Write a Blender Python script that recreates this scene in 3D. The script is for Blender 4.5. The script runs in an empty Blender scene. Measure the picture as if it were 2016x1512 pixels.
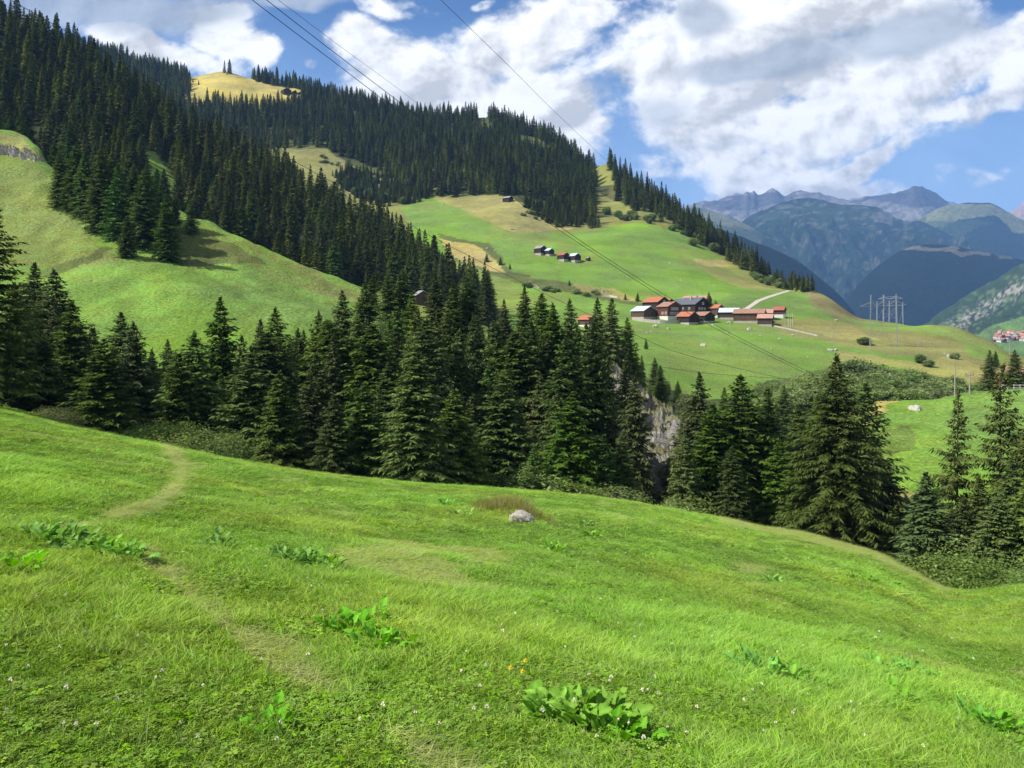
import bpy, math, random
import numpy as np
from mathutils import Vector, Matrix
from mathutils.bvhtree import BVHTree

R = math.radians
sc = bpy.context.scene
col = sc.collection
rng = np.random.default_rng(7)
random.seed(7)

# ------------------------------------------------------------------ camera
F, HZ, CX = 1568.0, 640.0, 1008.0          # focal length in photo pixels, horizon row, centre column
cam = bpy.data.cameras.new('camera')
camo = bpy.data.objects.new('camera', cam)
col.objects.link(camo)
camo.location = (0, 0, 0)
camo.rotation_euler = (R(90), 0, 0)
cam.sensor_width = 36.0
cam.lens = 28.0
cam.shift_y = -(756 - HZ) / 2016.0
cam.clip_start = 0.1
cam.clip_end = 60000
sc.camera = camo

# ------------------------------------------------------------------ sun, exposure
SUN_EL, SUN_AZ = 48.0, -103.0                # degrees; azimuth clockwise from +Y (view direction)
sd = Vector((math.sin(R(SUN_AZ)) * math.cos(R(SUN_EL)), math.cos(R(SUN_AZ)) * math.cos(R(SUN_EL)), math.sin(R(SUN_EL))))
sun = bpy.data.lights.new('sun', 'SUN')
sun.energy = 5.0
sun.angle = R(0.5)
sun.color = (1.0, 0.95, 0.86)
suno = bpy.data.objects.new('sun', sun)
col.objects.link(suno)
suno.rotation_euler = sd.to_track_quat('Z', 'Y').to_euler()
sc.view_settings.view_transform = 'Standard'
sc.view_settings.look = 'None'
sc.view_settings.exposure = 0.75
sc.view_settings.gamma = 1.0

# ------------------------------------------------------------------ node helper
class NT:
    def __init__(s, tree): s.t = tree; s.n = tree.nodes; s.l = tree.links
    def new(s, typ, **kw):
        n = s.n.new(typ)
        for k, v in kw.items(): setattr(n, k, v)
        return n
    def put(s, sock, v):
        if isinstance(v, bpy.types.NodeSocket): s.l.new(v, sock)
        elif v is not None: sock.default_value = v
    def math(s, op, a, b=None, c=None, clamp=False):
        n = s.new('ShaderNodeMath', operation=op, use_clamp=clamp)
        s.put(n.inputs[0], a); s.put(n.inputs[1], b)
        if c is not None: s.put(n.inputs[2], c)
        return n.outputs[0]
    def vmath(s, op, a, b=None):
        n = s.new('ShaderNodeVectorMath', operation=op)
        s.put(n.inputs[0], a)
        if b is not None:
            if op == 'SCALE': s.put(n.inputs[3], b)
            else: s.put(n.inputs[1], b)
        return n.outputs['Value'] if op in ('LENGTH', 'DOT_PRODUCT', 'DISTANCE') else n.outputs[0]
    def noise(s, vec, scale, detail=4, rough=.55, dist=0.0, w=None, lac=2.0):
        n = s.new('ShaderNodeTexNoise')
        if w is not None: n.noise_dimensions = '4D'; s.put(n.inputs['W'], w)
        s.put(n.inputs['Vector'], vec); s.put(n.inputs['Scale'], scale)
        n.inputs['Detail'].default_value = detail; n.inputs['Roughness'].default_value = rough
        n.inputs['Distortion'].default_value = dist; n.inputs['Lacunarity'].default_value = lac
        return n.outputs[0]
    def rng(s, v, a, b, c=0.0, d=1.0, smooth=False):
        n = s.new('ShaderNodeMapRange'); n.clamp = True
        if smooth: n.interpolation_type = 'SMOOTHSTEP'
        s.put(n.inputs[0], v)
        for i, x in enumerate((a, b, c, d)): s.put(n.inputs[i + 1], x)
        return n.outputs[0]
    def mix(s, f, a, b, typ='MIX'):
        n = s.new('ShaderNodeMix', data_type='RGBA', blend_type=typ)
        s.put(n.inputs[0], f)
        s.put(n.inputs[6], a if not isinstance(a, tuple) else (*a[:3], 1)); s.put(n.inputs[7], b if not isinstance(b, tuple) else (*b[:3], 1))
        return n.outputs[2]
    def comb(s, x, y, z):
        n = s.new('ShaderNodeCombineXYZ')
        for i, v in enumerate((x, y, z)): s.put(n.inputs[i], v)
        return n.outputs[0]
    def sep(s, v):
        n = s.new('ShaderNodeSeparateXYZ'); s.put(n.inputs[0], v)
        return n.outputs
    def hsv(s, c, h=.5, sa=1., v=1.):
        n = s.new('ShaderNodeHueSaturation')
        s.put(n.inputs['Hue'], h); s.put(n.inputs['Saturation'], sa); s.put(n.inputs['Value'], v); s.put(n.inputs['Color'], c)
        return n.outputs[0]

# ------------------------------------------------------------------ world: sky + clouds laid out by direction
world = bpy.data.worlds.new('World')
sc.world = world
world.use_nodes = True
W = NT(world.node_tree)
W.n.clear()
wout = W.new('ShaderNodeOutputWorld')
bg = W.new('ShaderNodeBackground')
W.l.new(bg.outputs[0], wout.inputs[0])
SKY = 0.065
bg.inputs[1].default_value = SKY
sky = W.new('ShaderNodeTexSky', sky_type='NISHITA')
sky.sun_disc = False
sky.sun_elevation = R(SUN_EL)
sky.sun_rotation = R(SUN_AZ)
sky.altitude = 1200
sky.air_density = 1.0
sky.dust_density = 0.6
sky.ozone_density = 1.6
tc = W.new('ShaderNodeTexCoord')
dirv = W.vmath('NORMALIZE', tc.outputs['Generated'])
dx, dy, dz = W.sep(dirv)
yy = W.math('MAXIMUM', dy, 0.25)
U = W.math('MULTIPLY_ADD', W.math('DIVIDE', dx, yy), F / 1000, CX / 1000)
V = W.math('MULTIPLY_ADD', W.math('DIVIDE', dz, yy), -F / 1000, HZ / 1000)
uv = W.comb(U, V, 0.0)
wn = W.new('ShaderNodeTexNoise'); W.put(wn.inputs['Vector'], uv); wn.inputs['Scale'].default_value = 5.0; wn.inputs['Detail'].default_value = 3
warp = W.vmath('SCALE', W.vmath('SUBTRACT', wn.outputs['Color'], (0.5, 0.5, 0.5)), 0.12)
uvw = W.vmath('ADD', uv, warp)
def blob(cx, cy, rx, ry, rot=0.0, amp=1.0):
    m = W.new('ShaderNodeMapping', vector_type='TEXTURE')
    W.put(m.inputs[0], uvw)
    m.inputs[1].default_value = (cx, cy, 0); m.inputs[2].default_value = (0, 0, R(rot)); m.inputs[3].default_value = (rx, ry, 1)
    ln = W.vmath('LENGTH', m.outputs[0])
    return W.rng(ln, 0.35, 1.25, amp, 0.0)
def bmax(lst):
    r = None
    for b in lst:
        v = blob(*b)
        r = v if r is None else W.math('MAXIMUM', r, v)
    return r
WHITE = bmax([(.86, .15, .24, .10, 5), (1.03, .085, .20, .11, -20), (.71, .085, .09, .055), (1.10, .24, .16, .10, 20), (.95, .20, .40, .10), (1.14, .02, .09, .06),
              (1.40, .19, .30, .13, 15), (1.42, .06, .21, .12), (1.62, .02, .44, .12), (1.70, .12, .40, .13, -14), (1.62, .24, .30, .11, -10), (1.42, .30, .16, .07),
              (1.93, .09, .20, .055, -28), (1.70, .34, .15, .04, -25), (1.52, .35, .18, .045), (1.45, .26, .28, .12), (1.6, .385, .22, .03),
              (.43, .08, .10, .06, 25), (.50, .11, .055, .04), (.62, .125, .03, .02, 0, .62), (.95, .0, .05, .02, 0, .7), (.42, .03, .09, .05), (.28, .09, .20, .05, 15), (.80, .012, .16, .03, 0, .55), (2.03, .12, .12, .09, -20), (1.97, .19, .10, .05, -25, .8), (1.85, .215, .10, .03, -20, .8), (1.30, .33, .14, .05, 0, .75), (1.95, .33, .12, .04, 0, .5)])
GREY = bmax([(.18, .01, .34, .07, 6), (.36, .02, .18, .05), (.56, .012, .14, .022, 0, .8), (1.55, .12, .26, .045, -12), (1.78, .06, .26, .055, -8), (1.38, .02, .08, .05), (1.30, .235, .1, .05, 0, .55),
             (1.22, .17, .12, .03, 10, .4), (1.62, .315, .07, .015, -8, .6), (1.42, .29, .10, .02, 0, .6), (.93, .17, .22, .035, 0, .4), (1.62, .19, .2, .03, -18, .4)])
# large lumps, stretched a little along the wind at right
st = W.new('ShaderNodeMapping'); W.put(st.inputs[0], uv)
st.inputs[2].default_value = (0, 0, R(16)); st.inputs[3].default_value = (1.0, 1.3, 1.0)
stv = st.outputs[0]
n1 = W.noise(stv, 5.0, 8, .54, 0.25)
n2 = W.noise(W.vmath('ADD', stv, (3.1, 7.7, 0)), 13, 7, .62)
n2b = W.noise(W.vmath('ADD', stv, (3.1 - .006, 7.7 - .012, 0)), 13, 7, .62)
n3 = W.noise(stv, 34, 5, .65)
# the same lumps sampled a step towards the sun give lit and shaded sides
n1b = W.noise(W.vmath('ADD', stv, (-.014, -.030, 0)), 5.0, 8, .54, 0.25)
relief = W.math('ADD', W.math('SUBTRACT', n1, n1b), W.math('MULTIPLY', W.math('SUBTRACT', n2, n2b), .16))
thick = W.noise(W.vmath('ADD', stv, (8.3, 1.7, 0)), 3.2, 5, .55)
dens = W.math('ADD', WHITE, W.math('MULTIPLY_ADD', n1, 1.9, -1.02))
dens = W.math('ADD', dens, W.math('ADD', W.math('MULTIPLY_ADD', n2, .55, -.275), W.math('MULTIPLY_ADD', n3, .4, -.2)))
alpha = W.rng(dens, .24, .70, 0, 1, True)
behind = W.rng(dy, 0.3, 0.0, 0, 1)
alpha = W.math('MAXIMUM', alpha, W.math('MULTIPLY', behind, W.rng(n1, .42, .55, 0, .8, True)))
gden = W.math('ADD', GREY, W.math('MULTIPLY_ADD', n1, 1.4, -.75))
galpha = W.rng(gden, .15, .85, 0, 1, True)
lum = W.math('ADD', W.math('MULTIPLY_ADD', relief, 3.2, .98), W.rng(thick, .42, .66, .06, -.26))
lum = W.math('ADD', lum, W.math('MULTIPLY_ADD', n2, .22, -.11))
lum = W.math('MINIMUM', W.math('MAXIMUM', lum, .60), 1.10)
K = .74 / SKY   # the exposure lifts this back
cw = W.vmath('SCALE', W.comb(1.0, .985, .955), W.math('MULTIPLY', lum, .99 * K))
cg = W.vmath('SCALE', W.comb(.42, .46, .50), W.math('MULTIPLY', W.math('MULTIPLY_ADD', relief, 1.5, 1.0), 1.0 * K))
cloud = W.mix(W.math('MULTIPLY', galpha, .86), cw, cg)
alpha2 = W.math('MAXIMUM', alpha, W.math('MULTIPLY', galpha, .78))
# thin veil: whitish near the horizon at right
veil = W.math('MULTIPLY', W.rng(V, .02, .42, 0, .90), W.rng(n1, .3, .6, .55, 1.0))
skyc = W.vmath('MULTIPLY', sky.outputs[0], (.70, .95, 1.22))
skyc = W.mix(veil, skyc, (.42 * K, .60 * K, .88 * K))
W.l.new(W.mix(alpha2, skyc, cloud), bg.inputs[0])

# ------------------------------------------------------------------ object helpers
def tag(o, label=None, cat=None, group=None, kind=None):
    if label: o['label'] = label
    if cat: o['category'] = cat
    if group: o['group'] = group
    if kind: o['kind'] = kind
    return o
def link(name, me, parent=None, mat=None):
    o = bpy.data.objects.new(name, me)
    col.objects.link(o)
    if parent is not None: o.parent = parent
    if mat is not None and me is not None and not me.materials: me.materials.append(mat)
    return o
def empty(name, loc, rz=0, s=1):
    o = bpy.data.objects.new(name, None)
    col.objects.link(o)
    o.location = loc; o.rotation_euler = (0, 0, rz); o.scale = (s, s, s) if not isinstance(s, tuple) else s
    o.empty_display_size = .1
    return o
def np_mesh(name, V_, T, smooth=False, mat=None):
    V_ = np.asarray(V_, dtype=np.float32); T = np.asarray(T, dtype=np.int32)
    me = bpy.data.meshes.new(name)
    k = T.shape[1]
    me.vertices.add(len(V_)); me.vertices.foreach_set('co', V_.ravel())
    me.loops.add(T.size); me.loops.foreach_set('vertex_index', T.ravel())
    me.polygons.add(len(T)); me.polygons.foreach_set('loop_start', np.arange(0, T.size, k, dtype=np.int32))
    me.polygons.foreach_set('use_smooth', np.full(len(T), smooth, dtype=bool))
    me.update(calc_edges=True)
    if mat: me.materials.append(mat)
    return me
def set_attr(me, name, arr, typ='FLOAT'):
    a = me.attributes.new(name, typ, 'POINT')
    if typ == 'FLOAT_COLOR':
        c = np.ones((len(arr), 4), dtype=np.float32); c[:, :3] = arr
        a.data.foreach_set('color', c.ravel())
    elif typ == 'FLOAT_VECTOR': a.data.foreach_set('vector', np.asarray(arr, dtype=np.float32).ravel())
    elif typ == 'INT': a.data.foreach_set('value', np.asarray(arr, dtype=np.int32))
    else: a.data.foreach_set('value', np.asarray(arr, dtype=np.float32))

class MB:
    """collects boxes, prisms and tubes into one mesh"""
    def __init__(s): s.v = []; s.f = []
    def add(s, vs, fs, M=None):
        b = len(s.v)
        s.v += [tuple(M @ Vector(v)) if M is not None else tuple(v) for v in vs]
        s.f += [tuple(i + b for i in f) for f in fs]
        return s
    def box(s, x0, y0, z0, x1, y1, z1, M=None):
        return s.add([(x0, y0, z0), (x1, y0, z0), (x1, y1, z0), (x0, y1, z0), (x0, y0, z1), (x1, y0, z1), (x1, y1, z1), (x0, y1, z1)],
                     [(0, 3, 2, 1), (4, 5, 6, 7), (0, 1, 5, 4), (1, 2, 6, 5), (2, 3, 7, 6), (3, 0, 4, 7)], M)
    def tube(s, pts, r, n=6, r2=None, cap=True):
        pts = [Vector(p) for p in pts]; m = len(pts); b = len(s.v)
        for i, p in enumerate(pts):
            t = (pts[min(i + 1, m - 1)] - pts[max(i - 1, 0)]).normalized()
            a = t.cross(Vector((0, 0, 1)) if abs(t.z) < .9 else Vector((1, 0, 0))).normalized(); c = t.cross(a)
            rr = r if r2 is None else r + (r2 - r) * i / (m - 1)
            for k in range(n):
                q = 2 * math.pi * k / n
                s.v.append(tuple(p + a * (rr * math.cos(q)) + c * (rr * math.sin(q))))
        for i in range(m - 1):
            for k in range(n):
                k2 = (k + 1) % n
                s.f.append((b + i * n + k, b + i * n + k2, b + (i + 1) * n + k2, b + (i + 1) * n + k))
        if cap:
            s.f.append(tuple(b + k for k in range(n - 1, -1, -1))); s.f.append(tuple(b + (m - 1) * n + k for k in range(n)))
        return s
    def build(s, name, mat, parent=None, smooth=False):
        me = bpy.data.meshes.new(name)
        me.from_pydata(s.v, [], s.f)
        if smooth: me.polygons.foreach_set('use_smooth', np.ones(len(me.polygons), dtype=bool))
        me.materials.append(mat)
        me.update()
        return link(name, me, parent)
def P(px, py, d):
    """the world point seen at photo pixel px, py at distance d ahead"""
    return Vector(((px - CX) / F * d, d, (HZ - py) / F * d))

# ------------------------------------------------------------------ numpy noise
def _hash(ix, iy, seed):
    h = (ix.astype(np.int64) * 374761393 + iy.astype(np.int64) * 668265263 + seed * 1442695041) & 0xFFFFFFFF
    h = ((h ^ (h >> 13)) * 1274126177) & 0xFFFFFFFF
    return ((h ^ (h >> 16)) & 0xFFFFFF) / float(0xFFFFFF)
def vnoise(x, y, seed=0):
    ix = np.floor(x); iy = np.floor(y); fx = x - ix; fy = y - iy
    fx = fx * fx * fx * (fx * (fx * 6 - 15) + 10); fy = fy * fy * fy * (fy * (fy * 6 - 15) + 10)
    a = _hash(ix, iy, seed); b = _hash(ix + 1, iy, seed); c = _hash(ix, iy + 1, seed); d = _hash(ix + 1, iy + 1, seed)
    return (a + (b - a) * fx) * (1 - fy) + (c + (d - c) * fx) * fy - .5
def fbm(x, y, oct=5, seed=0, gain=.5, ridged=False):
    s = 0; a = 1.0
    for i in range(oct):
        c, sn = math.cos(i * 1.1 + .3), math.sin(i * 1.1 + .3)
        xx = (x * c - y * sn) * 2 ** i; yy_ = (x * sn + y * c) * 2 ** i
        n = vnoise(xx + 17.3 * i, yy_ - 9.1 * i, seed + i)
        s = s + a * ((.5 - 2 * np.abs(n)) if ridged else n)
        a *= gain
    return s
def pchip(x, xp, yp):
    x = np.asarray(x, float); xp = np.asarray(xp, float); yp = np.asarray(yp, float)
    h = np.diff(xp); dl = np.diff(yp) / h
    m = np.zeros(len(xp)); m[0] = dl[0]; m[-1] = dl[-1]
    for i in range(1, len(xp) - 1):
        if dl[i - 1] * dl[i] > 0:
            w1 = 2 * h[i] + h[i - 1]; w2 = h[i] + 2 * h[i - 1]
            m[i] = (w1 + w2) / (w1 / dl[i - 1] + w2 / dl[i])
    xc = np.clip(x, xp[0], xp[-1])
    k = np.clip(np.searchsorted(xp, xc, side='right') - 1, 0, len(xp) - 2)
    t = (xc - xp[k]) / h[k]
    return ((2 * t**3 - 3 * t**2 + 1) * yp[k] + (t**3 - 2 * t**2 + t) * h[k] * m[k] + (-2 * t**3 + 3 * t**2) * yp[k + 1] + (t**3 - t**2) * h[k] * m[k + 1])
def sstep(a, b, x):
    t = np.clip((x - a) / (b - a), 0, 1)
    return t * t * (3 - 2 * t)
def inpoly(px, py, poly):
    px = np.asarray(px); py = np.asarray(py); r = np.zeros(px.shape, bool)
    n = len(poly)
    for i in range(n):
        x1, y1 = poly[i]; x2, y2 = poly[(i + 1) % n]
        if y1 == y2: continue
        c = ((y1 > py) != (y2 > py)) & (px < (x2 - x1) * (py - y1) / (y2 - y1) + x1)
        r ^= c
    return r
def near_line(px, py, line):
    best = np.full(np.shape(px), 1e9)
    for (x1, y1), (x2, y2) in zip(line[:-1], line[1:]):
        ex, ey = x2 - x1, y2 - y1
        t = np.clip(((px - x1) * ex + (py - y1) * ey) / (ex * ex + ey * ey), 0, 1)
        best = np.minimum(best, np.hypot(px - x1 - t * ex, py - y1 - t * ey))
    return best

TERRAIN = {}
def add_bvh(name, V_, T):
    TERRAIN[name] = BVHTree.FromPolygons([tuple(v) for v in V_.tolist()], [tuple(t) for t in T.tolist()])
def grid_faces(nr, nc):
    i = np.arange(nr - 1)[:, None] * nc + np.arange(nc - 1)[None, :]
    i = i.ravel()
    return np.stack([i, i + 1, i + nc + 1, i + nc], 1)
def loft(name, rows, pxs, segs, disp=None, paint=None, mat=None, label_kind='structure', bvh=True):
    """rows: polylines of (px, py, d) or ('z', (px, z, d)...) or ('drop', dd, dz); lofted into one hillside sheet"""
    D, Z = [], []
    for r in rows:
        if r[0] == 'drop':
            D.append(D[-1] + r[1]); Z.append(Z[-1] + r[2])
        elif r[0] == 'z':
            a = np.array(r[1:], float); D.append(pchip(pxs, a[:, 0], a[:, 2])); Z.append(pchip(pxs, a[:, 0], a[:, 1]))
        else:
            a = np.array(r, float); d = pchip(pxs, a[:, 0], a[:, 2]); y = pchip(pxs, a[:, 0], a[:, 1])
            D.append(d); Z.append((HZ - y) / F * d)
    D = np.array(D); Z = np.array(Z)
    def pv(A):
        m = np.zeros_like(A); dl = np.diff(A, axis=0)
        m[0] = dl[0]; m[-1] = dl[-1]
        ok = dl[:-1] * dl[1:] > 0
        with np.errstate(divide='ignore', invalid='ignore'):
            hm = 2 * dl[:-1] * dl[1:] / (dl[:-1] + dl[1:])
        m[1:-1] = np.where(ok, hm, 0)
        out = []
        for k in range(len(A) - 1):
            n = segs[k]
            for t in np.arange(n) / n:
                out.append((2*t**3 - 3*t**2 + 1) * A[k] + (t**3 - 2*t**2 + t) * m[k] + (-2*t**3 + 3*t**2) * A[k+1] + (t**3 - t**2) * m[k+1])
        out.append(A[-1])
        return np.array(out)
    DD, ZZ = pv(D), pv(Z)
    XX = (pxs[None, :] - CX) / F * DD
    if disp is not None: ZZ = ZZ + disp(XX, DD, ZZ, pxs[None, :] + 0 * DD)
    V_ = np.stack([XX.ravel(), DD.ravel(), ZZ.ravel()], 1)
    T = grid_faces(*DD.shape)
    me = np_mesh(name, V_, T, True, mat)
    if paint is not None:
        px = CX + F * V_[:, 0] / V_[:, 1]; py = HZ - F * V_[:, 2] / V_[:, 1]
        set_attr(me, 'Col', paint(px, py, V_), 'FLOAT_COLOR')
    o = link(name, me)
    tag(o, kind=label_kind)
    if bvh: add_bvh(name, V_, T)
    return o
def hit_px(name, px, py):
    """the point of a terrain sheet seen at a photo pixel"""
    v = P(px, py, 1.0).normalized()
    names = [name] if isinstance(name, str) else name
    best = None
    for n in names:
        h = TERRAIN[n].ray_cast(Vector((0, 0, 0)), v)
        if h[0] is not None and (best is None or h[3] < best[1]): best = (h[0], h[3])
    return None if best is None else best[0]
def down(names, x, y):
    z = None
    for n in names:
        h = TERRAIN[n].ray_cast(Vector((x, y, 3000)), Vector((0, 0, -1)))
        if h[0] is not None and (z is None or h[0].z > z): z = h[0].z
    return z
ALLT = []

# ------------------------------------------------------------------ materials
def new_mat(name):
    m = bpy.data.materials.new(name); m.use_nodes = True
    t = NT(m.node_tree); t.n.clear()
    out = t.new('ShaderNodeOutputMaterial'); b = t.new('ShaderNodeBsdfPrincipled')
    t.l.new(b.outputs[0], out.inputs[0])
    b.inputs['Roughness'].default_value = .85
    b.inputs['Specular IOR Level'].default_value = .25
    return m, t, b, out
def ground_mat(name, fine=6.0, fine_amp=.35, coarse=.05, coarse_amp=.25, bump=.3, bump_dist=.15, hue=.012):
    """colour zones come from the mesh; noise breaks them up at two sizes"""
    m, t, b, out = new_mat(name)
    a = t.new('ShaderNodeAttribute', attribute_name='Col')
    g = t.new('ShaderNodeNewGeometry')
    p = g.outputs['Position']
    nf = t.noise(p, fine, 5, .7)
    nc = t.noise(p, coarse, 5, .6)
    nm = t.noise(t.vmath('ADD', p, (31., 7., 3.)), (fine * coarse) ** .5, 4, .6)
    v = t.math('ADD', t.rng(nf, .28, .72, 1 - fine_amp, 1 + fine_amp), t.rng(nc, .3, .7, -coarse_amp, coarse_amp))
    v = t.math('ADD', v, t.rng(nm, .3, .7, -coarse_amp * .6, coarse_amp * .6))
    c = t.hsv(a.outputs['Color'], t.rng(nm, .3, .7, .5 - hue, .5 + hue), t.rng(nc, .3, .7, .88, 1.1), v)
    t.l.new(c, b.inputs['Base Color'])
    bp = t.new('ShaderNodeBump'); bp.inputs['Strength'].default_value = bump; bp.inputs['Distance'].default_value = bump_dist
    t.l.new(nf, bp.inputs['Height']); t.l.new(bp.outputs[0], b.inputs['Normal'])
    b.inputs['Roughness'].default_value = .95
    b.inputs['Specular IOR Level'].default_value = .05
    return m
def plain(name, c, rough=.8, fine=3.0, amp=.2, spec=.2, metal=0.0, stretch=(1, 1, 1), bump=0.0, bdist=.02):
    m, t, b, out = new_mat(name)
    tcn = t.new('ShaderNodeTexCoord')
    mp = t.new('ShaderNodeMapping'); t.l.new(tcn.outputs['Object'], mp.inputs[0]); mp.inputs[3].default_value = stretch
    n = t.noise(mp.outputs[0], fine, 5, .65)
    cc = t.hsv((*c, 1.0), .5, 1.0, t.rng(n, .28, .72, 1 - amp, 1 + amp))
    t.l.new(cc, b.inputs['Base Color'])
    b.inputs['Roughness'].default_value = rough; b.inputs['Specular IOR Level'].default_value = spec; b.inputs['Metallic'].default_value = metal
    if bump:
        bp = t.new('ShaderNodeBump'); bp.inputs['Strength'].default_value = bump; bp.inputs['Distance'].default_value = bdist
        t.l.new(n, bp.inputs['Height']); t.l.new(bp.outputs[0], b.inputs['Normal'])
    return m
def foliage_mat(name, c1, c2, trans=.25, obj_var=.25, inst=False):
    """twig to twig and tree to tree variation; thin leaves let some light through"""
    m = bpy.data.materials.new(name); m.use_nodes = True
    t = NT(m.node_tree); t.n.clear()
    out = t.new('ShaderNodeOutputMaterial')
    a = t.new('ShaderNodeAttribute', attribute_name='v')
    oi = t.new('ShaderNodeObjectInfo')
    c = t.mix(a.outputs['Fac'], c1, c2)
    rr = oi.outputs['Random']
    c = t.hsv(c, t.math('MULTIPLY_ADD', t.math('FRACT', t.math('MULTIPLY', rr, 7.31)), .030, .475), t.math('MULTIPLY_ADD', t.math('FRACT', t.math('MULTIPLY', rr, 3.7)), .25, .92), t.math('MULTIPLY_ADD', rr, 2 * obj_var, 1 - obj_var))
    if inst:
        ti = t.new('ShaderNodeAttribute', attribute_name='tint', attribute_type='INSTANCER')
        c = t.mix(1.0, c, t.mix(t.math('GREATER_THAN', ti.outputs['Fac'], .01), (1, 1, 1), ti.outputs['Color']), 'MULTIPLY')
    b = t.new('ShaderNodeBsdfPrincipled')
    t.l.new(c, b.inputs['Base Color']); b.inputs['Roughness'].default_value = .65; b.inputs['Specular IOR Level'].default_value = .06
    tr = t.new('ShaderNodeBsdfTranslucent'); t.l.new(t.hsv(c, .49, 1.1, 1.3), tr.inputs[0])
    mx = t.new('ShaderNodeMixShader'); mx.inputs[0].default_value = trans
    t.l.new(b.outputs[0], mx.inputs[1]); t.l.new(tr.outputs[0], mx.inputs[2]); t.l.new(mx.outputs[0], out.inputs[0])
    return m
def rock_mat(name, c1, c2, scale=1.0, moss=None, mossamt=.5, bd=.3):
    m, t, b, out = new_mat(name)
    g = t.new('ShaderNodeNewGeometry'); p = g.outputs['Position']
    n = t.noise(p, scale, 9, .68, .4)
    n2 = t.noise(t.vmath('MULTIPLY', p, (1., 1., .35)), scale * 2.7, 7, .7)
    c = t.mix(t.rng(n, .32, .68), c1, c2)
    c = t.hsv(c, .5, 1, t.rng(n2, .3, .7, .6, 1.35))
    if moss:
        nz = t.sep(g.outputs['Normal'])[2]
        k = t.rng(t.math('ADD', nz, t.math('MULTIPLY_ADD', n2, 2.0, -1.0)), mossamt - .12, mossamt + .12)
        c = t.mix(k, c, moss)
    t.l.new(c, b.inputs['Base Color'])
    bp = t.new('ShaderNodeBump'); bp.inputs['Strength'].default_value = .9; bp.inputs['Distance'].default_value = bd
    t.l.new(t.math('ADD', n, n2), bp.inputs['Height']); t.l.new(bp.outputs[0], b.inputs['Normal'])
    b.inputs['Roughness'].default_value = .92
    return m
M_meadow = ground_mat('meadow grass', 22, .30, .12, .14, .5, .03)
M_hill = ground_mat('hill grass', 1.9, .55, .03, .18, .9, .5, .016)
M_slope = ground_mat('far slope', .35, .30, .012, .16, .6, 1.5)
M_mount = ground_mat('mountain side', .045, .42, .004, .15, 1.0, 22, .006)
M_rock = rock_mat('grey rock', (.30, .28, .25), (.46, .43, .38), 1.2, (.10, .12, .035), .75)
M_stone = rock_mat('pale stone', (.25, .235, .21), (.44, .42, .38), 6.0, None, .5, .03)
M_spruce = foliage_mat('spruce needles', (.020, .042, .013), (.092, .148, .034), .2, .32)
M_spruce_far = foliage_mat('far spruce needles', (.036, .054, .012), (.115, .148, .032), .2, .50)
M_spruce_old = foliage_mat('old spruce needles', (.024, .040, .014), (.088, .120, .034), .18, .25)
M_young = foliage_mat('young spruce needles', (.030, .068, .022), (.085, .16, .042), .15, .2)
M_leaf = foliage_mat('alder leaves', (.075, .12, .04), (.24, .32, .12), .35, .3)
M_bush = foliage_mat('shrub leaves', (.07, .115, .030), (.20, .28, .085), .3, .2)
M_bark = plain('bark', (.12, .085, .06), .9, 4, .4, stretch=(1, 1, .3))
M_palebark = plain('pale bark', (.30, .26, .21), .9, 4, .4, stretch=(1, 1, .3))

# ------------------------------------------------------------------ terrain
# foreground meadow: a tilted field that breaks off into the ravine
CR = np.array([(-900, 655, 95), (-400, 722, 82), (0, 800, 66), (150, 838, 62), (330, 878, 58), (560, 921, 58), (820, 951, 60), (1080, 969, 63), (1240, 988, 64), (1350, 1008, 66), (1430, 1022, 67),
               (1500, 1038, 68), (1570, 1046, 69), (1640, 1064, 68), (1700, 1080, 66), (1760, 1106, 62), (1800, 1128, 58), (1840, 1150, 55), (1880, 1162, 51), (1920, 1164, 49), (2016, 1150, 48), (2200, 1140, 48), (3200, 1180, 45)], float)
def crest(px): return pchip(px, CR[:, 0], CR[:, 1]), pchip(px, CR[:, 0], CR[:, 2])
def fg_z(x, y):
    x = np.asarray(x, float); y = np.asarray(y, float)
    ys = np.maximum(y, 4.0)
    px = np.clip(CX + F * x / ys, -900, 3200)
    cy, dc = crest(px)
    s = ((cy - HZ) / F * dc - 1.6) / dc
    zp = -1.6 - .19 * y - .165 * x
    zc = -1.6 - s * y
    w = sstep(8, 26, y)
    z = zp * (1 - w) + zc * w
    k = np.clip(y / dc, 0, 1)
    und = .10 * fbm(x / 5, y / 5, 3, 3) * (1 - k**6) + .5 * fbm(x / 19 + 4, y / 19, 2, 9) * sstep(6, 20, y) * (1 - k**5)
    und = und - .28 * np.exp(-((x - 1.5) ** 2 / 90 + (y - 24) ** 2 / 60))
    z = z + und + .035 * fbm(x / .8, y / .8, 2, 5)
    t = np.maximum(y - dc, 0)
    lip = .9 * fbm(px / 70., 0 * px, 3, 21)
    t = np.maximum(t + lip * 0, 0)
    z = z - (.30 * t + np.minimum(t, 9.) ** 2 * .028 + np.maximum(t - 9, 0) * .25)
    return np.maximum(z, zc_floor(px, dc))
def zc_floor(px, dc): return -(crest(px)[0] - HZ) / F * dc - 12 + 0 * px
FG_PATH1 = [(318, 872), (330, 892), (348, 918), (343, 945), (318, 975), (265, 1003), (150, 1038), (80, 1050)]
FG_PATH2 = [(262, 1080), (300, 1125), (345, 1165), (400, 1215), (450, 1250), (520, 1285), (600, 1350), (690, 1410), (800, 1480), (900, 1540)]
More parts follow.
